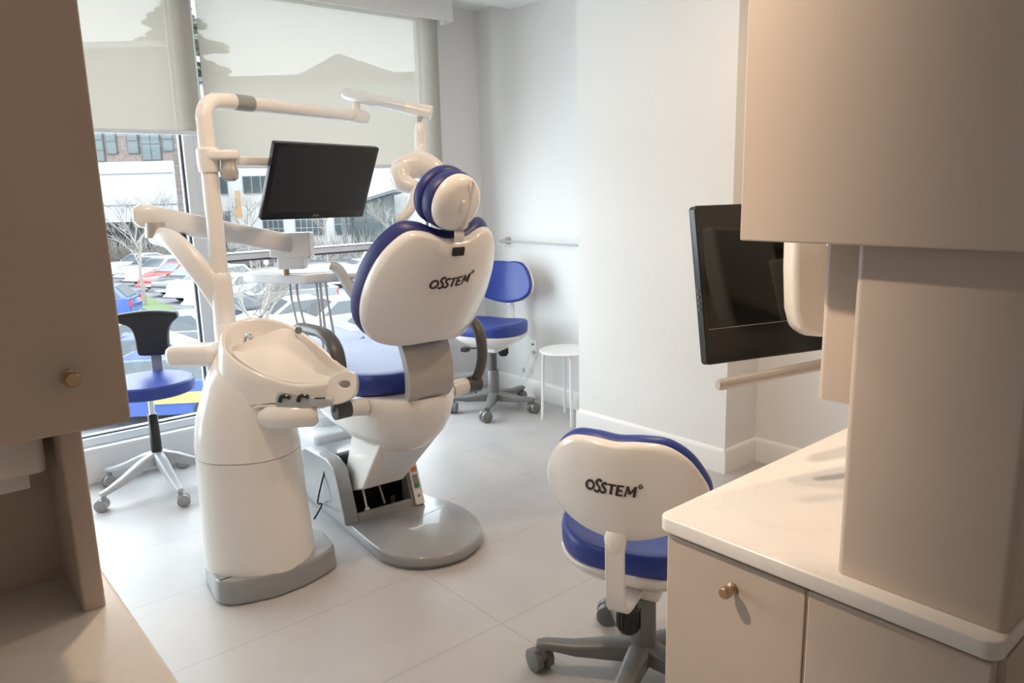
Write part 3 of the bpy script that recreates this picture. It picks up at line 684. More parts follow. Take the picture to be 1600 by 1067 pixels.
# hole start angle matches the outline start so the bridge faces stay tidy
obj('holder_ring', ring_plate(), M['plastic'], UN, bevel=0.004)
g = slab(new(), [(p.x, p.y) for p in catmull([(x, y, 0) for x, y in [(0.165, 0.69), (0.17, 0.765), (0.24, 0.762), (0.31, 0.742), (0.355, 0.74), (0.355, 0.715), (0.28, 0.712), (0.21, 0.69)]], 4, True)], 0.0, 0.03, 0.004, Matrix.Translation((0, -0.112, 0)) @ Matrix.Rotation(PI / 2, 4, 'X') )
hp_ = obj('handpiece_panel', g, M['lgrey'], UN)
g = new()
for cx, cz in ((0.197, 0.742), (0.262, 0.742)):
    tube(g, [(cx - 0.020, -0.1425, cz - 0.008), (cx - 0.012, -0.1425, cz + 0.010), (cx + 0.004, -0.1425, cz + 0.013), (cx + 0.018, -0.1425, cz + 0.006)], 0.0075, 8, smooth=4)
obj('holder_slots', g, M['black'], hp_)
g = bx(0.300, 0.338, -0.1425, -0.1415, 0.742, 0.747); obj('printed_strip', g, M['ink'], hp_, smooth=False)
g = tube(new(), [(0.10, -0.115, 0.675), (0.13, -0.118, 0.676), (0.28, -0.105, 0.678), (0.293, -0.10, 0.679)], [0.034, 0.049, 0.046, 0.034], 28)
tube(g, [(0.085, -0.14, 0.715), (0.10, -0.142, 0.722), (0.16, -0.135, 0.72)], 0.006, 8)
obj('suction_tank', g, M['plastic'], UN)
# assistant arm pad on the left
g = slab(new(), rrect(-0.275, -0.09, -0.02, 0.10, 0.03), 0.835, 0.912, 0.026); obj('assistant_holder', g, M['plastic'], UN)
# mast
PX, PY = -0.107, 0.165
g = tube(new(), [(PX, PY, 0.82), (PX, PY, 0.86), (PX, PY, 1.135), (PX, PY, 1.155), (PX, PY, 1.165)], [0.041, 0.041, 0.041, 0.037, 0.030], 32)
tube(g, [(PX, PY, 0.83), (PX, PY, 0.975)], 0.043, 32)
obj('mast_base', g, M['plastic'], UN)
E0 = Vector((PX, PY, 1.79)); EA = Vector((0.294, 0.93, 1.792)); dr_ = (EA - E0); dr_.z = 0; dr_.normalize()
ms = [(PX, PY, 1.15), (PX, PY, 1.40), (PX, PY, 1.69), (PX, PY, 1.735), tuple(E0 + dr_ * 0.018 + Vector((0, 0, -0.018))), tuple(E0 + dr_ * 0.055 + Vector((0, 0, 0.0))), tuple(E0 + dr_ * 0.12 + Vector((0, 0, 0.006)))]
obj('mast', tube(new(), ms, [0.0315, 0.031, 0.030, 0.030, 0.030, 0.030, 0.030], 28, smooth=8), M['plastic'], UN)
A1 = E0 + dr_ * 0.12 + Vector((0, 0, 0.006))
arm = obj('light_arm', tube(new(), [A1, A1 + (EA - A1) * 0.5, EA], [0.030, 0.028, 0.026], 24), M['plastic'], UN)
q = A1 + (EA - A1) * 0.03; q2 = A1 + (EA - A1) * 0.15
obj('rating_label', tube(new(), [q, q2], 0.0305, 24, caps=False), M['label'], arm)
K = EA + dr_ * 0.01
g = tube(new(), [EA - dr_ * 0.03, EA + dr_ * 0.055], [0.032, 0.032], 24)
ball(g, EA + dr_ * 0.055, 0.032)
obj('arm_knuckle', g, M['plastic'], UN)
obj('knuckle_pin', tube(new(), [K, K + Vector((0, 0, 0.055)), K + Vector((0, 0, 0.075))], [0.018, 0.018, 0.012], 20), M['plastic2'], UN)
S0 = Vector((0.24, 0.935, 1.897)); S1 = Vector((0.640, 0.930, 1.800))
sa = obj('spring_arm', tube(new(), [S0, S0 + (S1 - S0) * 0.03, S0 + (S1 - S0) * 0.95, S1], [0.020, 0.028, 0.030, 0.022], 24, flat=(1, 0.95)), M['cool'], UN)
g = tube(new(), [S0 + (S1 - S0) * 0.72, S1 + (S1 - S0) * 0.015], [0.031, 0.033], 24); obj('arm_end', g, M['plastic'], sa)
H0 = Vector((0.590, 0.925, 1.77))
obj('swivel_collar', cyl(new(), H0 + Vector((0, 0, 0.03)), H0 + Vector((0, 0, -0.015)), 0.014), M['chrome'], UN)
obj('light_stem', tube(new(), [H0 + Vector((0, 0, -0.012)), H0 + Vector((0, 0, -0.05)), H0 + Vector((-0.003, -0.01, -0.13)), H0 + Vector((0.008, -0.06, -0.18)), H0 + Vector((0.03, -0.14, -0.205))], [0.018, 0.027, 0.026, 0.026, 0.036], 20, smooth=5), M['plastic'], UN)
# operating light head: swept two-lobed housing
g = new()
tube(g, [(0.49, 0.74, 1.530), (0.53, 0.755, 1.552), (0.60, 0.77, 1.562), (0.66, 0.775, 1.535), (0.72, 0.78, 1.49)], [0.030, 0.054, 0.064, 0.055, 0.03], 24, smooth=6, flat=(0.75, 1.0))
tube(g, [(0.545, 0.755, 1.555), (0.512, 0.738, 1.525), (0.530, 0.725, 1.485), (0.590, 0.705, 1.462)], [0.040, 0.047, 0.044, 0.028], 20, smooth=5)
obj('light_head', g, M['plastic'], UN)
hd = obj('light_handle', tube(new(), [(0.585, 0.70, 1.465), (0.583, 0.68, 1.42), (0.562, 0.655, 1.37), (0.530, 0.64, 1.335), (0.505, 0.635, 1.322)], [0.020, 0.023, 0.021, 0.020, 0.016], 18, smooth=6), M['plastic2'], UN)
# monitor arm and collar on the mast
g = tube(new(), [(PX, PY, 1.535), (PX, PY, 1.57), (PX, PY, 1.615), (PX, PY, 1.622)], [0.037, 0.041, 0.041, 0.035], 28)
slab(g, [(p.x, p.y) for p in catmull([(x, y, 0) for x, y in [(PX - 0.03, PY + 0.02), (PX, PY + 0.035), (PX + 0.08, PY + 0.035), (PX + 0.115, PY + 0.0), (PX + 0.08, PY - 0.04), (PX, PY - 0.035)]], 4, True)], 1.578, 1.612, 0.01)
obj('mast_collar', g, M['plastic'], UN)
g = lathe(new(), [(0.018, 1.500), (0.030, 1.510), (0.033, 1.53), (0.029, 1.548), (0.025, 1.562), (0.026, 1.58)], PX + 0.073, PY + 0.0, 24); obj('arm_pivot', g, M['silver'], UN)
g = tube(new(), [(PX + 0.073, PY, 1.575), (0.02, 0.31, 1.575), (0.17, 0.46, 1.57), (0.23, 0.50, 1.53)], [0.017, 0.017, 0.017, 0.017], 12, flat=(0.9, 1.0), power=5)
obj('monitor_arm', g, M['plastic'], UN)
# instrument swing arm
g = tube(new(), [(PX - 0.0, PY, 1.0), (-0.130, 0.155, 1.100), (-0.205, 0.15, 1.215), (-0.285, 0.19, 1.285), (-0.375, 0.262, 1.30), (-0.40, 0.275, 1.30)], [0.030, 0.048, 0.044, 0.040, 0.038, 0.028], 20, smooth=6, flat=(0.95, 0.6), up=(0, 1, 0), power=3)
obj('lower_swing_arm', g, M['plastic'], UN)
obj('swing_joint', tube(new(), [(-0.382, 0.27, 1.295), (-0.382, 0.27, 1.352)], [0.040, 0.036], 24), M['silver'], UN)
U0 = Vector((-0.455, 0.262, 1.386)); U1 = Vector((0.04, 0.662, 1.228))
g = tube(new(), [U0 + Vector((-0.004, 0, -0.004)), U0 + (U1 - U0) * 0.03, U0 + (U1 - U0) * 0.1, U0 + (U1 - U0) * 0.6, U1], [0.026, 0.046, 0.049, 0.043, 0.042], 24, flat=(0.75, 1.0), power=3.2)
ua = obj('upper_swing_arm', g, M['plastic'], UN)
obj('arm_screw', cyl(new(), (-0.31, 0.345, 1.300), (-0.31, 0.345, 1.285), 0.012), M['black'], ua)
obj('gas_strut_cap', tube(new(), [(-0.19, 0.47, 1.27), (-0.19, 0.47, 1.235), (-0.19, 0.47, 1.225)], [0.006, 0.008, 0.022], 12), M['lgrey'], ua)
obj('tray_bracket', box(new(), -0.06, 0.12, 0.625, 0.70, 1.175, 1.282), M['plastic'], UN, bevel=0.006)
obj('tray_bracket_foot', box(new(), -0.03, 0.085, 0.63, 0.70, 1.122, 1.182), M['cool'], UN, bevel=0.004)
obj('bracket_pin', cyl(new(), (-0.005, 0.66, 1.095), (-0.005, 0.66, 1.125), 0.016), M['brass'], UN)
# tray head
Tt = Matrix.Translation((0.10, 0.74, 0)) @ Matrix.Rotation(R(8), 4, 'Z')
tr = obj('instrument_tray', slab(new(), [(p.x, p.y) for p in catmull([(x, y, 0) for x, y in [(-0.33, 0.10), (-0.26, 0.22), (0.0, 0.40), (0.14, 0.36), (0.18, 0.0), (0.02, -0.09), (-0.06, -0.10), (-0.28, 0.02)]], 5, True)], 1.055, 1.098, 0.010, Tt), M['cool'], UN)
obj('tray_mat', slab(new(), [(p.x, p.y) for p in catmull([(x, y, 0) for x, y in [(-0.29, 0.10), (-0.23, 0.20), (0.0, 0.36), (0.11, 0.32), (0.14, 0.02), (0.02, -0.06), (-0.06, -0.07), (-0.25, 0.03)]], 5, True)], 1.097, 1.101, 0.001, Tt), M['lgrey'], tr)
Tr = Matrix.Translation((0.40, 0.86, 0)) @ Matrix.Rotation(R(12), 4, 'Z')
t2 = obj('side_tray', slab(new(), rrect(-0.20, 0.20, -0.20, 0.22, 0.03), 1.075, 1.10, 0.008, Tr), M['cool'], UN)
g = new(); random.seed(3)
for k in range(7):
    x = -0.08 + 0.035 * k; cyl(g, Tr @ Vector((x, -0.09, 1.104)), Tr @ Vector((x + random.uniform(-0.02, 0.02), 0.07, 1.104)), 0.004, n=8)
obj('instruments', g, M['chrome'], t2)
obj('tray_handle', tube(new(), [(0.20, 0.64, 1.135), (0.235, 0.64, 1.115), (0.29, 0.62, 1.02), (0.335, 0.61, 0.95)], [0.016, 0.02, 0.02, 0.018], 12, smooth=5, flat=(1, 1.2)), M['lgrey'], UN)
for xa, xb in ((0.004, 0.047), (0.034, 0.080), (0.122, 0.143), (0.139, 0.160), (0.165, 0.198)):
    obj('handpiece_hose', tube(new(), [(xa, 0.676, 1.06), (xa + 0.004, 0.67, 0.98), (xb, 0.63, 0.80), (xb + 0.01, 0.62, 0.70), (xb + 0.03, 0.66, 0.62), (xb + 0.02, 0.74, 0.56)], 0.0055, 8, smooth=5), M['lgrey'], UN)

# ================================================================== MONITORS
def monitor(name, label, loc, a, bvec, w_, h_, thick=0.045, txt=True, lip=0.0, face=True):
    a = Vector(a).normalized(); bvec = Vector(bvec).normalized(); n = a.cross(bvec)
    t = thing(name, label, 'monitor', loc)
    t.rotation_euler = Matrix((a, bvec, n)).transposed().to_euler()
    g = slab(new(), rrect(-w_ / 2, w_ / 2, -h_ / 2, h_ / 2, 0.008), -0.022, 0.0, 0.003)
    hb = obj('bezel', g, M['black'], t)
    g = rings(new(), [[Vector((x * k, y * k, z)) for x, y in rrect(-w_ / 2, w_ / 2, -h_ / 2, h_ / 2, 0.01)] for k, z in ((0.99, -0.02), (0.93, -0.035), (0.7, -thick))])
    obj('rear_cover', g, M['matblack'], t)
    return t, hb
t, hb = monitor('computer_monitor', 'black flat monitor tilted over the dental chair in front of the window', (1.476, 2.901, 1.49), (0.985, 0.171, -0.017), (0.086, -0.407, 0.909), 0.51, 0.319)
obj('screen', bx(-0.235, 0.237, -0.128, 0.142, -0.001, 0.0006), M['screen'], t, smooth=False)
text_mesh('ASUS', 0.013, lambda x, y, z: Vector((x, y - 0.145, z + 0.001)), name='maker_name', m=M['label'], parent=hb, thick=0.0005)
obj('power_led', bx(0.225, 0.231, -0.147, -0.144, 0, 0.001), M['label'], t, smooth=False)
obj('mount_plate', bx(-0.05, 0.05, -0.05, 0.05, -0.065, -0.04), M['dgrey'], t, bevel=0.004)
t, hb = monitor('computer_monitor', 'glossy black monitor standing behind the taupe hutch at right', (1.494, 0.815, 1.2515), (0.952, -0.307, 0.0), (0.050, 0.155, 0.93), 0.50, 0.318, txt=False)
obj('screen', bx(-0.238, 0.238, -0.085, 0.118, -0.001, 0.0005), M['gloss'], t, smooth=False)
obj('screen_highlight', bx(-0.24, 0.24, -0.089, -0.0875, -0.001, 0.0012), M['label'], t, smooth=False)  # grey strip stands in for a thin highlight on the glossy front
g = new()
for k in range(4): box(g, -0.2515, -0.25, -0.05 + k * 0.012, -0.044 + k * 0.012, -0.014, -0.008)
obj('side_buttons', g, M['dgrey'], t, smooth=False)
t = thing('monitor_arm', 'cream moulded arm housing with a round grab rod in front of the right-hand monitor', 'monitor arm', (1.392, 0.717, 1.12))
Ta = Matrix.Rotation(R(-30), 4, 'Z')
g = new()
P = [(-0.070, 0.27), (-0.068, 0.16), (-0.062, 0.08), (-0.050, 0.042), (-0.028, 0.028), (0.10, 0.01), (0.14, 0.01), (0.14, 0.27)]
PS = P
prism(g, PS, -0.015, 0.03, Matrix.Translation((-0.005, -0.005, 0.01)) @ Ta, axis='y')
obj('housing', g, M['plastic2'], t, bevel=0.012, seg=4)
g = tube(new(), [(-0.02, -0.04, 0.235), (0.02, -0.05, 0.225), (0.06, -0.06, 0.24)], [0.03, 0.035, 0.03], 16, smooth=4); obj('arm_cap', g, M['plastic2'], t)
g = tube(new(), [(-0.192, 0.092, -0.046), (-0.187, 0.090, -0.046), (0.16, -0.072, -0.012)], [0.0085, 0.0112, 0.0112], 20); obj('grab_rod', g, M['silver'], t)
obj('support', box(new(), 0.10, 0.16, -0.10, -0.03, -0.25, 0.2), M['plastic2'], t, bevel=0.005)

# ================================================================== CHAIRS ON CASTERS
def caster(bm, T, s=1.0):
    cyl(bm, T @ Vector((0, 0, 0.075 * s)), T @ Vector((0, 0, 0.045 * s)), 0.011 * s, n=12)
    for d in (-1, 1):
        a = T @ Vector((0.0145 * s * d - 0.011 * s, -0.012 * s, 0.0275 * s)); b_ = T @ Vector((0.0145 * s * d + 0.011 * s, -0.012 * s, 0.0275 * s))
        m_ = (b_ - a) * 0.12
        tube(bm, [a, a + m_, b_ - m_, b_], [0.0225 * s, 0.0275 * s, 0.0275 * s, 0.0225 * s], 24)
    T2 = T @ Matrix.Translation((0, -0.006 * s, 0.042 * s)); ball(bm, (0, 0, 0), 0.010 * s, 0.022 * s, 0.018 * s, 12, T2)
    return bm
def five_star(parent, angles, rad, hubz, m, mc, endz=0.078, wid=0.026, cs=1.08):
    for i, an in enumerate(angles):
        d = Vector((math.cos(an), math.sin(an), 0)); s = Vector((-d.y, d.x, 0)); rs = []
        for k, (q, hz_, dz, ww) in enumerate(((0.012, hubz, 0.06, 1.1), (0.30, hubz - 0.2 * (hubz - endz), 0.052, 1.0), (0.65, hubz - 0.62 * (hubz - endz), 0.036, 0.85), (0.93, endz + 0.014, 0.024, 0.72), (1.03, endz + 0.008, 0.016, 0.62))):
            c = d * (rad * q if k else 0.012); w_ = wid * ww
            rs.append([c + s * w_ + Vector((0, 0, hz_ - dz)), c + s * w_ + Vector((0, 0, hz_ - 0.008)), c + s * w_ * 0.6 + Vector((0, 0, hz_)), c - s * w_ * 0.6 + Vector((0, 0, hz_)), c - s * w_ + Vector((0, 0, hz_ - 0.008)), c - s * w_ + Vector((0, 0, hz_ - dz))])
        lg = obj('base_leg', rings(new(), rs), m, parent, bevel=0.004, seg=2)
        T = Matrix.Translation(d * rad * 0.97) @ Matrix.Rotation(an + 2.1 * i + 0.7, 4, 'Z')
        obj('caster', caster(new(), T, cs), mc, lg)
def office_chair(name, label, loc, rz, angles, seatz, rad=0.31, back_dz=0.0):
    t = thing(name, label, 'office chair', loc, rz, group='blue and white operator chairs')
    angs = [a - rz for a in angles]
    five_star(t, angs, rad, 0.125, M['cgrey'], M['cgrey'], wid=0.031, cs=1.3, endz=0.092)
    g = tube(new(), [(0, 0, 0.062), (0, 0, 0.07), (0, 0, 0.265), (0, 0, 0.27)], [0.036, 0.039, 0.037, 0.033], 28); obj('lower_column', g, M['cgrey'], t)
    obj('upper_column', tube(new(), [(0, 0, 0.20), (0, 0, seatz - 0.14)], 0.026, 24), M['dgrey'], t)
    # seat
    def sring(k, z): return [Vector((x * k, y * k + 0.01, z)) for x, y in SO]
    SO = [(p.x, p.y) for p in catmull([(0, -0.215, 0), (0.13, -0.20, 0), (0.21, -0.12, 0), (0.243, 0.0, 0), (0.225, 0.12, 0), (0.14, 0.205, 0), (0, 0.225, 0), (-0.14, 0.205, 0), (-0.225, 0.12, 0), (-0.243, 0.0, 0), (-0.21, -0.12, 0), (-0.13, -0.20, 0)], 4, True)]
    z = seatz
    g = rings(new(), [sring(0.22, z - 0.150), sring(0.35, z - 0.146), sring(0.62, z - 0.128), sring(0.86, z - 0.095), sring(0.97, z - 0.070), sring(1.0, z - 0.055), sring(0.97, z - 0.050), sring(0.5, z - 0.05)])
    obj('seat_shell', g, M['plastic'], t)
    def saddle(b, q): return 0.35 * b * b * 1.6 + 0.25 * (q) ** 2
    g = dome(new(), [(x, y + 0.01) for x, y in SO], (0, 0.01), lambda b, q: 0.0 * b, round_prof(z - 0.055, z, 0.07, puff1=-0.012), lambda b, q, o: Vector((b, q, o + (saddle(b, q) if o > z - 0.03 else 0))))
    obj('seat_cushion', g, M['blue'], t)
    # back
    th2 = R(8); Pb = Vector((0, -0.27, z + 0.055 + back_dz)); pb = shell_place(th2, Pb)
    hf = [(0.0, 0.288), (0.06, 0.291), (0.12, 0.281), (0.168, 0.245), (0.20, 0.195), (0.219, 0.14), (0.205, 0.085), (0.155, 0.048), (0.09, 0.026), (0.0, 0.014)]
    ol = [(p.x, p.y) for p in catmull([(x, y, 0) for x, y in mirror(hf)], 4, True)]
    sf = lambda b, q: 0.07 * (b / 0.2) ** 2 + 0.01 * ((q - 0.15) / 0.12) ** 2
    bsh = obj('back_shell', dome(new(), ol, (0, 0.15), sf, round_prof(0.0, 0.035, 0.08), pb), M['plastic'], t)
    obj('back_cushion', dome(new(), [(x * 1.0, 0.15 + (y - 0.15) * 1.02) for x, y in ol], (0, 0.155), sf, round_prof(0.026, 0.075, 0.12, puff1=0.012), pb), M['blue'], t)
    logo(0.036, lambda x, y, zz: pb(x - 0.004, y + 0.172 - 0.02 * x, sf(x - 0.004, y + 0.172) - 0.0008 - zz), bsh)
    # strap
    sp_ = [(-0.270, z + 0.10 + back_dz), (-0.276, z + 0.06), (-0.274, z - 0.02), (-0.268, z - 0.09), (-0.248, z - 0.128), (-0.20, z - 0.145), (-0.12, z - 0.150), (-0.05, z - 0.150)]
    pts = catmull([(0, a, q) for a, q in sp_], 5); rs = []
    for i, p in enumerate(pts):
        d = (pts[min(i + 1, len(pts) - 1)] - pts[max(i - 1, 0)]).normalized(); nn = Vector((0, d.z, -d.y)) * 0.005
        w_ = 0.026
        rs.append([p - nn + Vector((-w_, 0, 0)), p - nn + Vector((w_, 0, 0)), p + nn + Vector((w_, 0, 0)), p + nn + Vector((-w_, 0, 0))])
    sb = obj('back_strap', rings(new(), rs), M['plastic'], t, bevel=0.003)
    g = tube(new(), [(0, -0.272, z + 0.05 + back_dz), (0, -0.274, z + 0.085 + back_dz), (0, -0.268, z + 0.10 + back_dz)], [0.026, 0.030, 0.026], 20, flat=(1, 0.4), up=(0, 1, 0))
    obj('strap_socket', g, M['plastic'], sb)
    g = tube(new(), [(0, -0.15, z - 0.165), (0, -0.15, z - 0.175), (0, -0.15, z - 0.235), (0, -0.15, z - 0.245)], [0.024, 0.031, 0.031, 0.024], 18); 
    for i in range(14):
        c_, s_ = math.cos(2 * PI * i / 14) * 0.031, math.sin(2 * PI * i / 14) * 0.031; cyl(g, (c_, -0.15 + s_, z - 0.178), (c_, -0.15 + s_, z - 0.232), 0.0035, n=6)
    obj('tilt_knob', g, M['black'], t)
    g = box(new(), -0.07, 0.07, -0.10, 0.09, z - 0.175, z - 0.145); obj('tilt_mechanism', g, M['plastic2'], t, bevel=0.008)
    g = tube(new(), [(0.06, 0.02, z - 0.165), (0.17, 0.03, z - 0.17), (0.20, 0.03, z - 0.185)], 0.006, 8); box(g, 0.17, 0.215, 0.0, 0.055, z - 0.195, z - 0.165)
    obj('height_lever', g, M['black'], t, bevel=0.003)
    return t
office_chair('office_chair', 'blue and white wheeled chair seen from behind, next to the marble counter', (1.60, 1.31, 0), math.atan2(0.408, 0.913) - PI / 2, [R(131.5 + 72 * k) for k in range(5)], 0.485, 0.31)
office_chair('office_chair', 'blue wheeled chair facing left in the far corner beside the white stool', (3.08, 3.815, 0), R(112), [R(222 + 72 * k) for k in range(5)], 0.58, 0.285, 0.035)

# round operator stool with T-shaped back
t = thing('operator_stool', 'round blue wheeled stool with black T-shaped back by the window', 'stool', (0.985, 3.92, 0), R(139.5 + 8))
five_star(t, [R(199 + 72 * k - 147.5) for k in range(5)], 0.305, 0.205, M['lgrey'], M['grey'], endz=0.085, wid=0.024)
obj('gas_sleeve', tube(new(), [(0, 0, 0.13), (0, 0, 0.39), (0, 0, 0.395)], [0.026, 0.024, 0.02], 24), M['black'], t)
obj('gas_piston', cyl(new(), (0, 0, 0.39), (0, 0, 0.51), 0.014), M['chrome'], t)
obj('seat_plate', tube(new(), [(0, 0, 0.49), (0, 0, 0.512)], [0.03, 0.09], 24), M['lgrey'], t)
obj('seat', lathe(new(), [(0.16, 0.506), (0.200, 0.509), (0.208, 0.516), (0.210, 0.54), (0.208, 0.564), (0.200, 0.572), (0.16, 0.575), (0.05, 0.576), (0.005, 0.576)], n=48), M['blue'], t)
obj('back_post', box(new(), -0.006, 0.046, -0.228, -0.214, 0.50, 0.72), M['grey'], t, bevel=0.003)
T = Matrix.Translation((0.022, -0.215, 0.655)) @ Matrix.Rotation(PI / 2, 4, 'X')
tp = [(p.x, p.y) for p in catmull([(x, y, 0) for x, y in [(-0.06, 0.0), (0.0, -0.004), (0.06, 0.0), (0.074, 0.02), (0.078, 0.10), (0.095, 0.15), (0.135, 0.175), (0.153, 0.190), (0.153, 0.212), (0.135, 0.222), (0, 0.230), (-0.12, 0.222), (-0.138, 0.212), (-0.138, 0.190), (-0.12, 0.175), (-0.095, 0.15), (-0.078, 0.10), (-0.074, 0.02)]], 3, True)]
g = slab(new(), tp, -0.03, 0.022, 0.010, T)
for v_ in g.verts: v_.co.y += -0.0 + 1.6 * v_.co.x ** 2
obj('back_pad', g, M['matblack'], t)

# white round stool
t = thing('white_stool', 'small white round stool with slim tube legs against the far wall', 'stool', (3.255, 3.30, 0))
obj('seat', lathe(new(), [(0.12, 0.443), (0.162, 0.443), (0.168, 0.447), (0.168, 0.453), (0.163, 0.457), (0.10, 0.454), (0.01, 0.453)], n=40), M['white'], t)
for an in (132, 236, 50, -40):
    c, s = math.cos(R(an)), math.sin(R(an))
    obj('leg', tube(new(), [(c * 0.155, s * 0.155, 0.0), (c * 0.145, s * 0.145, 0.40), (c * 0.13, s * 0.13, 0.438), (c * 0.09, s * 0.09, 0.446)], 0.0095, 12, smooth=4), M['white'], t)

# ================================================================== OUTSIDE
GZ = -3.7
RZ = R(-40.7)
def ext(u, v, z=0): # ground frame seen straight out of the window
    return Vector((0.7581 * u + 0.6521 * v, -0.6521 * u + 0.7581 * v, z))
b = new(); p = [ext(-120, 9, GZ), ext(120, 9, GZ), ext(120, 190, GZ), ext(-120, 190, GZ)]
rings(b, [[q + Vector((0, 0, -0.3)) for q in p], p]); struct('ground_outside', b, M['asphalt'], smooth=False)
def building(name, label, u0, u1, v, zt, wallm, rz=0):
    t = thing(name, label, 'building', ext((u0 + u1) / 2, v, GZ), RZ + rz); return t, (u1 - u0) / 2, zt - GZ
def win(t, x0, x1, z0, z1, cols, rows, fm, lo=0):
    g = bx(x0, x1, -0.08, 0.02, z0, z1); f = obj('window', g, fm, t, smooth=False)
    g = new(); bw = 0.07
    cw = (x1 - x0 - bw) / cols; rh = (z1 - z0 - bw) / rows
    for i in range(cols):
        for j in range(rows): box(g, x0 + bw + i * cw, x0 + i * cw + cw, -0.10, -0.05, z0 + bw + j * rh, z0 + j * rh + rh)
    obj('pane', g, M['bglass'], f, smooth=False)
# left building
D = 55.0; k_ = D / 1184
bt, hw, H_ = building('office_building', 'long pale building across the car park with brick upper floor and dark windows', -50, -24.3, 56, 11.6, None)
Z = lambda z: z - GZ
obj('wall', bx(-hw, hw, 0, 6, Z(-0.3), H_), M['brick'], bt, smooth=False)
obj('white_band', bx(-hw, hw, -0.35, 0, Z(3.15), Z(3.95)), M['bandw'], bt, smooth=False)
obj('cladding', bx(-hw, hw, -0.2, 0, Z(-0.3), Z(3.15)), M['panelwall'], bt, smooth=False)
obj('cladding_joint', bx(-hw, hw, -0.22, -0.19, Z(0.85), Z(0.92)), M['bframe'], bt, smooth=False)
obj('recessed_ground_floor', bx(-hw, hw, 1.5, 6, 0, Z(-0.3)), M['bdark'], bt, smooth=False)
obj('roof_slab', bx(-hw - 0.6, hw + 0.3, -0.8, 6, H_, H_ + 0.4), M['bandw'], bt, smooth=False)
cx = (-50 - 24.3) / 2
def ux(px_): return (px_ - 800) * k_ * 1.018 - cx
for a, c, z0, z1, co, ro in ((150, 184, 4.0, 6.3, 2, 3), (187, 204, 4.5, 6.3, 1, 2), (219, 237, 4.5, 6.3, 1, 2), (240, 270, 4.0, 6.3, 2, 2), (273, 290, 4.6, 6.3, 1, 2), (100, 135, 4.0, 6.3, 2, 3)):
    win(bt, ux(a), ux(c), Z(z0), Z(z1), co, ro, M['bframe'])
# right building
bt, hw, H_ = building('shop_building', 'white low building with grid windows and glazed entrance beyond the car park', -28.5, 12, 73, 11.9, None)
cx = (-28.5 + 12) / 2; k_ = 72 / 1184
obj('wall', bx(-hw, hw, 0, 14, 0, H_), M['bandw'], bt, smooth=False)
g = new(); prism(g, [(-11.2, 0), (-1.8, 0), (-7.3, 1.9)], -0.5, 14, Matrix.Translation((0, 0, H_)), axis='y'); obj('gable_roof', g, M['canopy'], bt, smooth=False)
obj('eaves', bx(-hw, hw, -0.8, 0, H_ - 0.3, H_ + 0.1), M['canopy'], bt, smooth=False)
for a, c, z0, z1, co, ro in ((338, 368, 1.5, 3.2, 2, 1), (390, 432, 1.5, 3.2, 3, 1), (415, 448, -2.6, 0.6, 4, 4), (465, 510, -2.6, 0.6, 5, 4), (525, 560, -2.6, 0.6, 3, 3), (338, 368, -2.2, 0.0, 3, 2)):
    win(bt, ux(a), ux(c), Z(z0), Z(z1), co, ro, M['panelwall'])
# entrance pavilion
et = thing('entrance_pavilion', 'glazed entrance porch with a slanting grey canopy roof', 'porch', ext(-12.2, 67, GZ), RZ)
g = new(); prism(g, [(-3.1, 3.55), (2.3, 5.05), (2.3, 5.3), (-3.1, 3.8)], -2.2, 5.5, axis='y'); obj('canopy', g, M['canopy'], et, smooth=False)
g = new()
for x in (-1.9, -0.6, 0.9, 1.9): box(g, x - 0.06, x + 0.06, -0.1, 0.1, 0, 4.0 + 0.28 * (x + 2))
box(g, -1.9, 1.9, -0.1, 0.1, 2.5, 2.7); box(g, -1.9, 1.9, -0.1, 0.1, 0.0, 0.12)
obj('glazing_frame', g, M['canopy'], et, smooth=False)
obj('glazing', prism(new(), [(-1.9, 0), (1.9, 0), (1.9, 4.95), (-1.9, 3.85)], -0.02, 0.02, axis='y'), M['bglass'], et, smooth=False)
obj('column', bx(-2.4, -2.05, -1.6, -1.25, 0, 3.7), M['canopy'], et, smooth=False)
# banners
obj('wall_banner', bx(-0.25, 0.25, 0, 0.1, 0, 2.4), mat('orange_banner', (0.42, 0.25, 0.11), 0.7), smooth=False, label='tall pale orange banner in front of the white building', cat='banner').location = ext(-24.2, 68, -0.6)
bpy.data.objects['wall_banner'].rotation_euler = (0, 0, RZ)
# grass verge
g = new(); P = [ext(-31, 49.5, GZ), ext(-27.2, 49.5, GZ), ext(-13.6, 32.0, GZ), ext(-12.6, 30.0, GZ), ext(-14.2, 29.8, GZ), ext(-20.5, 37.5, GZ)]
rings(g, [P, [q + Vector((0, 0, 0.08)) for q in P]]); obj('grass_verge', g, M['grass'], smooth=False, kind='stuff', label='strip of green grass between two rows of parked cars', cat='grass')

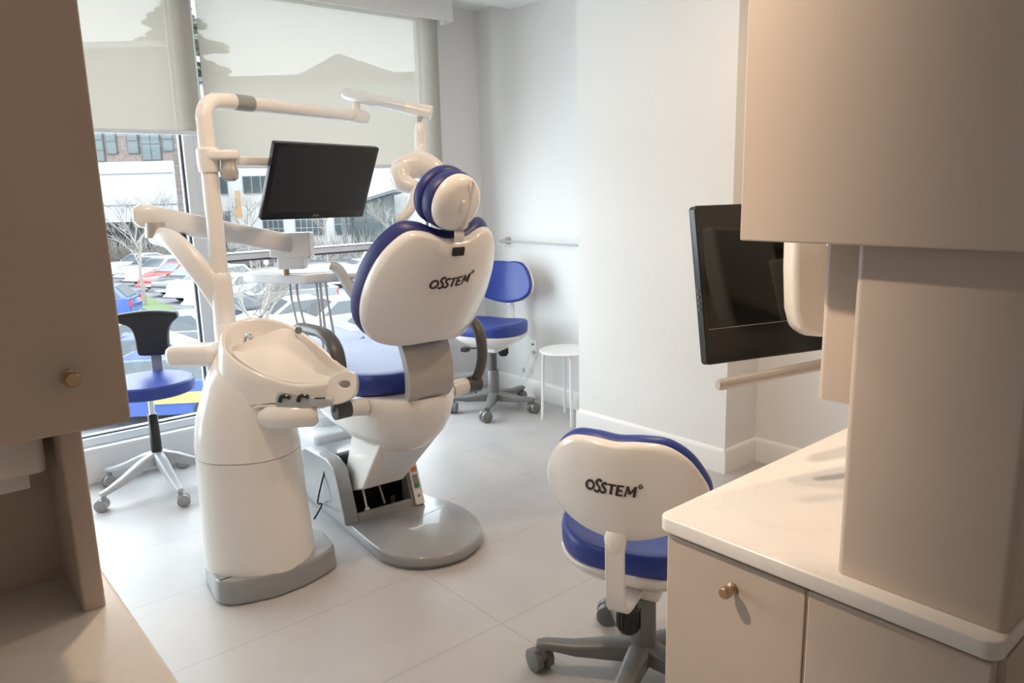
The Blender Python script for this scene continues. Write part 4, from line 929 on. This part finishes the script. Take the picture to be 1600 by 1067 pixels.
CARM = {}
def car_mat(c):
    if c not in CARM: CARM[c] = mat('car_paint', c, 0.25, coat=0.6)
    return CARM[c]
def car(label, u, v, rot, col, kind='sedan', L=4.5, W=1.8):
    t = thing('parked_car', label, 'car', ext(u, v, GZ), RZ + R(rot), group='cars in the car park')
    h = L / 2
    if kind == 'sedan':
        body = [(-h, 0.45), (-h + 0.05, 0.75), (-h + 0.5, 0.92), (-0.9 * 0.6 * h - 0.3, 0.98), (0.42 * h, 1.0), (0.9 * h, 0.98), (h, 0.85), (h, 0.4), (h - 0.1, 0.25), (-h + 0.1, 0.25)]
        roof = [(-0.50 * h, 0.95), (-0.18 * h, 1.40), (0.30 * h, 1.43), (0.72 * h, 0.98)]
    else:
        body = [(-h, 0.5), (-h + 0.05, 0.8), (-h + 0.4, 0.98), (-0.5 * h, 1.05), (0.9 * h, 1.08), (h, 0.95), (h, 0.4), (h - 0.1, 0.28), (-h + 0.1, 0.28)]
        roof = [(-0.55 * h, 1.0), (-0.22 * h, 1.52), (0.72 * h, 1.56), (0.95 * h, 1.05)]
    g = new(); rs = []
    sm = [(p.x, p.y) for p in catmull([(x, z, 0) for x, z in body], 3, True)]
    for yy, k in ((-W / 2, 0.97), (-W / 2 + 0.06, 1.0), (W / 2 - 0.06, 1.0), (W / 2, 0.97)): rs.append([Vector((x * k, yy, 0.6 + (z - 0.6) * k)) for x, z in sm])
    rings(g, rs)
    rs = []
    for yy, k in ((-W / 2 + 0.28, 1.0), (W / 2 - 0.28, 1.0)): pass
    vs = []
    for x, z in roof:
        q = 0.06 if z < 1.2 else 0.24; vs.append([(x, -W / 2 + q, z), (x, W / 2 - q, z)])
    r0 = [Vector(a[0]) for a in vs]; r1 = [Vector(a[1]) for a in vs]; rings(g, [r0, r1])
    bd = obj('body', g, car_mat(col), t, bevel=0.05, seg=2)
    g = new()
    def lerp(a, c, s): return a + (c - a) * s
    for s, rr in ((-1, r0), (1, r1)):
        c = sum(rr, Vector()) / 4
        pts = [lerp(q, c, 0.14) for q in rr]; rings(g, [[q + Vector((0, s * 0.01, 0)) for q in pts], [q + Vector((0, s * 0.03, -0.0)) for q in pts]])
    for a, c in ((0, 1), (2, 3)):
        qd = [r0[a], r0[c], r1[c], r1[a]]; cc = sum(qd, Vector()) / 4; nn = (qd[1] - qd[0]).cross(qd[3] - qd[0]).normalized() * 0.03
        if nn.z < 0: nn = -nn
        pts = [lerp(q, cc, 0.13) for q in qd]; rings(g, [pts, [q + nn for q in pts]])
    obj('windows', g, M['glassdark'], t, smooth=False)
    for x in (-0.62 * h, 0.62 * h):
        for s in (-1, 1):
            y0 = s * (W / 2 - 0.2); y1 = s * (W / 2 + 0.01)
            wl = obj('wheel', cyl(new(), (x, y0, 0.32), (x, y1, 0.32), 0.32, n=20), M['tyre'], t)
            g = cyl(new(), (x, y1, 0.32), (x, y1 + s * 0.015, 0.32), 0.2, n=16)
            obj('hub_cap', g, M['lgrey'], wl)
    g = new()
    for s in (-1, 1): box(g, h - 0.10, h + 0.01, s * (W / 2 - 0.02) - 0.16, s * (W / 2 - 0.02) + 0.02 if s > 0 else s * (W / 2 - 0.02) + 0.16, 0.72, 0.98)
    g.free(); g = new()
    for s in (-1, 1): box(g, h - 0.14, h + 0.02, s * (W / 2 - 0.10) - 0.09, s * (W / 2 - 0.10) + 0.09, 0.70, 0.97)
    obj('tail_lights', g, M['red'], t, smooth=False)
    return t
WH, SI, DG, BL, RD = (0.40, 0.40, 0.41), (0.20, 0.21, 0.22), (0.05, 0.055, 0.065), (0.04, 0.08, 0.26), (0.28, 0.03, 0.03)
rowlab = [('white', WH, 'sedan', 'white parked car at the far left end of the row beyond the grass'), ('silver', SI, 'sedan', 'silver parked car second from the far end of the grass row'),
          ('pale', (0.30, 0.31, 0.33), 'hatch', 'pale grey hatchback parked on the far side of the red car'), ('red', RD, 'sedan', 'red parked car in the row beyond the grass'),
          ('dark', DG, 'sedan', 'dark grey parked car on the near side of the red car'), ('white', WH, 'hatch', 'white hatchback with its nose to the grass behind the swing arm'),
          ('white', WH, 'sedan', 'white saloon nearest the mast in the row beyond the grass')]
for k, (_, c_, kd, lb) in enumerate(rowlab): car(lb, -25.2 + 1.95 * k, 51.5 - 2.55 * k, 66, c_, kd)
car('grey parked car high in the far row by the shrubs', -19.5, 54.5, 40, DG)
car('bright blue hatchback with red rear light just short of the grass', -18.3, 31.5, 12, BL, 'hatch')
car('silver estate car with red rear light behind the black stool back', -11.6, 23.6, 10, SI, 'hatch')
car('dark blue car parked second from the window', -10.6, 20.6, 8, (0.035, 0.06, 0.20))
t = car('blue and yellow car parked closest below the window', -8.6, 17.4, 6, (0.035, 0.07, 0.24), 'hatch', L=4.7)
obj('yellow_stripe', bx(0.3, 2.37, -0.935, -0.90, 0.55, 0.80), mat('yellow_stripe', (0.42, 0.38, 0.10), 0.4), t, smooth=False)
car('grey estate car parked right of the mast, farthest of its row', -10.2, 33.0, 30, SI, 'hatch')
car('dark saloon parked right of the mast behind the thin tree', -11.0, 28.5, 28, DG)
car('white saloon parked right of the mast under the tray', -8.0, 27.5, 32, WH)
car('white hatchback parked under the handpiece hoses', -6.1, 26.5, 32, WH, 'hatch')
car('silver saloon parked next to the dental chair back in the view', -4.2, 24.5, 30, SI)
car('white saloon in the middle of the far lot below the monitor', -8.5, 43.0, 35, WH)
car('pale grey car by the entrance porch', -9.5, 56.0, 80, WH)

# bare trees
def bare_tree(label, u, v, h, seed, group='bare trees in the car park', r0=0.09):
    random.seed(seed); g = new(); t = thing('bare_tree', label, 'tree', ext(u, v, GZ), group=group)
    tk = new(); tube(tk, [(0, 0, -0.05), (random.uniform(-.1, .1), 0, h * 0.25), (random.uniform(-.2, .2), random.uniform(-.1, .1), h * 0.5)], [r0, r0 * 0.8, r0 * 0.55], 8)
    obj('trunk', tk, M['bark'], t)
    def grow(p, d, ln, r, lv):
        q = p + d * ln; tube(g, [p, (p + q) / 2 + Vector([random.uniform(-.05, .05) * ln for _ in range(3)]), q], [r, r * 0.8, r * 0.6], 4)
        if lv == 0: return
        for k in range(3 if lv > 1 else 3):
            nd = (d + Vector((random.uniform(-1, 1), random.uniform(-1, 1), random.uniform(-0.3, 0.6))) * 0.75).normalized()
            grow(p + d * ln * random.uniform(0.5, 1.0), nd, ln * random.uniform(0.6, 0.85), r * 0.58, lv - 1)
    for k in range(6):
        a = random.uniform(0, 2 * PI); z = h * random.uniform(0.28, 0.5)
        grow(Vector((0, 0, z)), Vector((math.cos(a) * 0.8, math.sin(a) * 0.8, random.uniform(0.5, 1.1))).normalized(), h * 0.2, r0 * 0.42, 4)
    obj('branches', g, M['bark'], t, smooth=False)
bare_tree('thin bare tree rising from the grass verge at left', -17.7, 36, 6.5, 1)
bare_tree('pale bare tree just right of the mast, closest to the window', -6.75, 19.8, 4.2, 2)
bare_tree('bare tree against the pale cladding at left', -24.4, 54.0, 7.5, 3)
bare_tree('bare tree in front of the white building, left of the monitor', -18.0, 52, 7.0, 4)
bare_tree('bare tree behind the black monitor in the view', -13.5, 55, 7.5, 5)
bare_tree('small bare tree near the entrance porch', -9.5, 60, 6.0, 6)
# scrub along the far edge
random.seed(11); g = new()
for k in range(2600):
    u = random.uniform(-36, -9); v = 57.5 + random.uniform(-1.2, 1.2) + (u + 22) * 0.15 if u > -20 else 54.6 + random.uniform(-0.8, 0.3); z = GZ
    if random.random() < 0.5: u = random.uniform(-31, -20); 
    p = ext(u, v, z); d = Vector((random.uniform(-1, 1), random.uniform(-1, 1), random.uniform(0.4, 1.6))).normalized()
    ln = random.uniform(0.9, 2.3); q = p + Vector((0, 0, random.uniform(0, 0.7))); tube(g, [q, q + d * ln], [0.03, 0.012], 3)
obj('undergrowth', g, M['bark'], smooth=False, kind='stuff', label='tangle of bare grey-brown scrub along the far side of the car park', cat='shrubs')
# big evergreen showing through the blinds
def evergreen(label, u, v, h, rad, seed):
    random.seed(seed); t = thing('evergreen_tree', label, 'tree', ext(u, v, GZ))
    obj('trunk', tube(new(), [(0, 0, 0), (0, 0, h * 0.95)], [0.5, 0.08], 8), M['bark'], t)
    g = new()
    for k in range(900):
        f = random.random() ** 0.9; z = h * (0.40 + 0.60 * f); rr = rad * ((1 - f) ** 0.55) * (0.75 + 0.35 * math.sin(z * 2.3)) * random.uniform(0.1, 1.0); a = random.uniform(0, 2 * PI)
        c = Vector((math.cos(a) * rr, math.sin(a) * rr, z - rr * 0.10)); s_ = random.uniform(0.45, 1.0)
        T = Matrix.Translation(c) @ Matrix.Rotation(a, 4, 'Z') @ Matrix.Rotation(random.uniform(-.4, .4), 4, 'X') @ Matrix.Diagonal((s_ * 1.6, s_ * 1.1, s_ * 0.5, 1))
        ball(g, (0, 0, 0), 1.0, n=8, T=T)
    obj('crown', g, M['evergreen'], t, smooth=False)
evergreen('tall dark evergreen showing through the sheer blinds', -38.3, 93, 27.0, 8.5, 5)
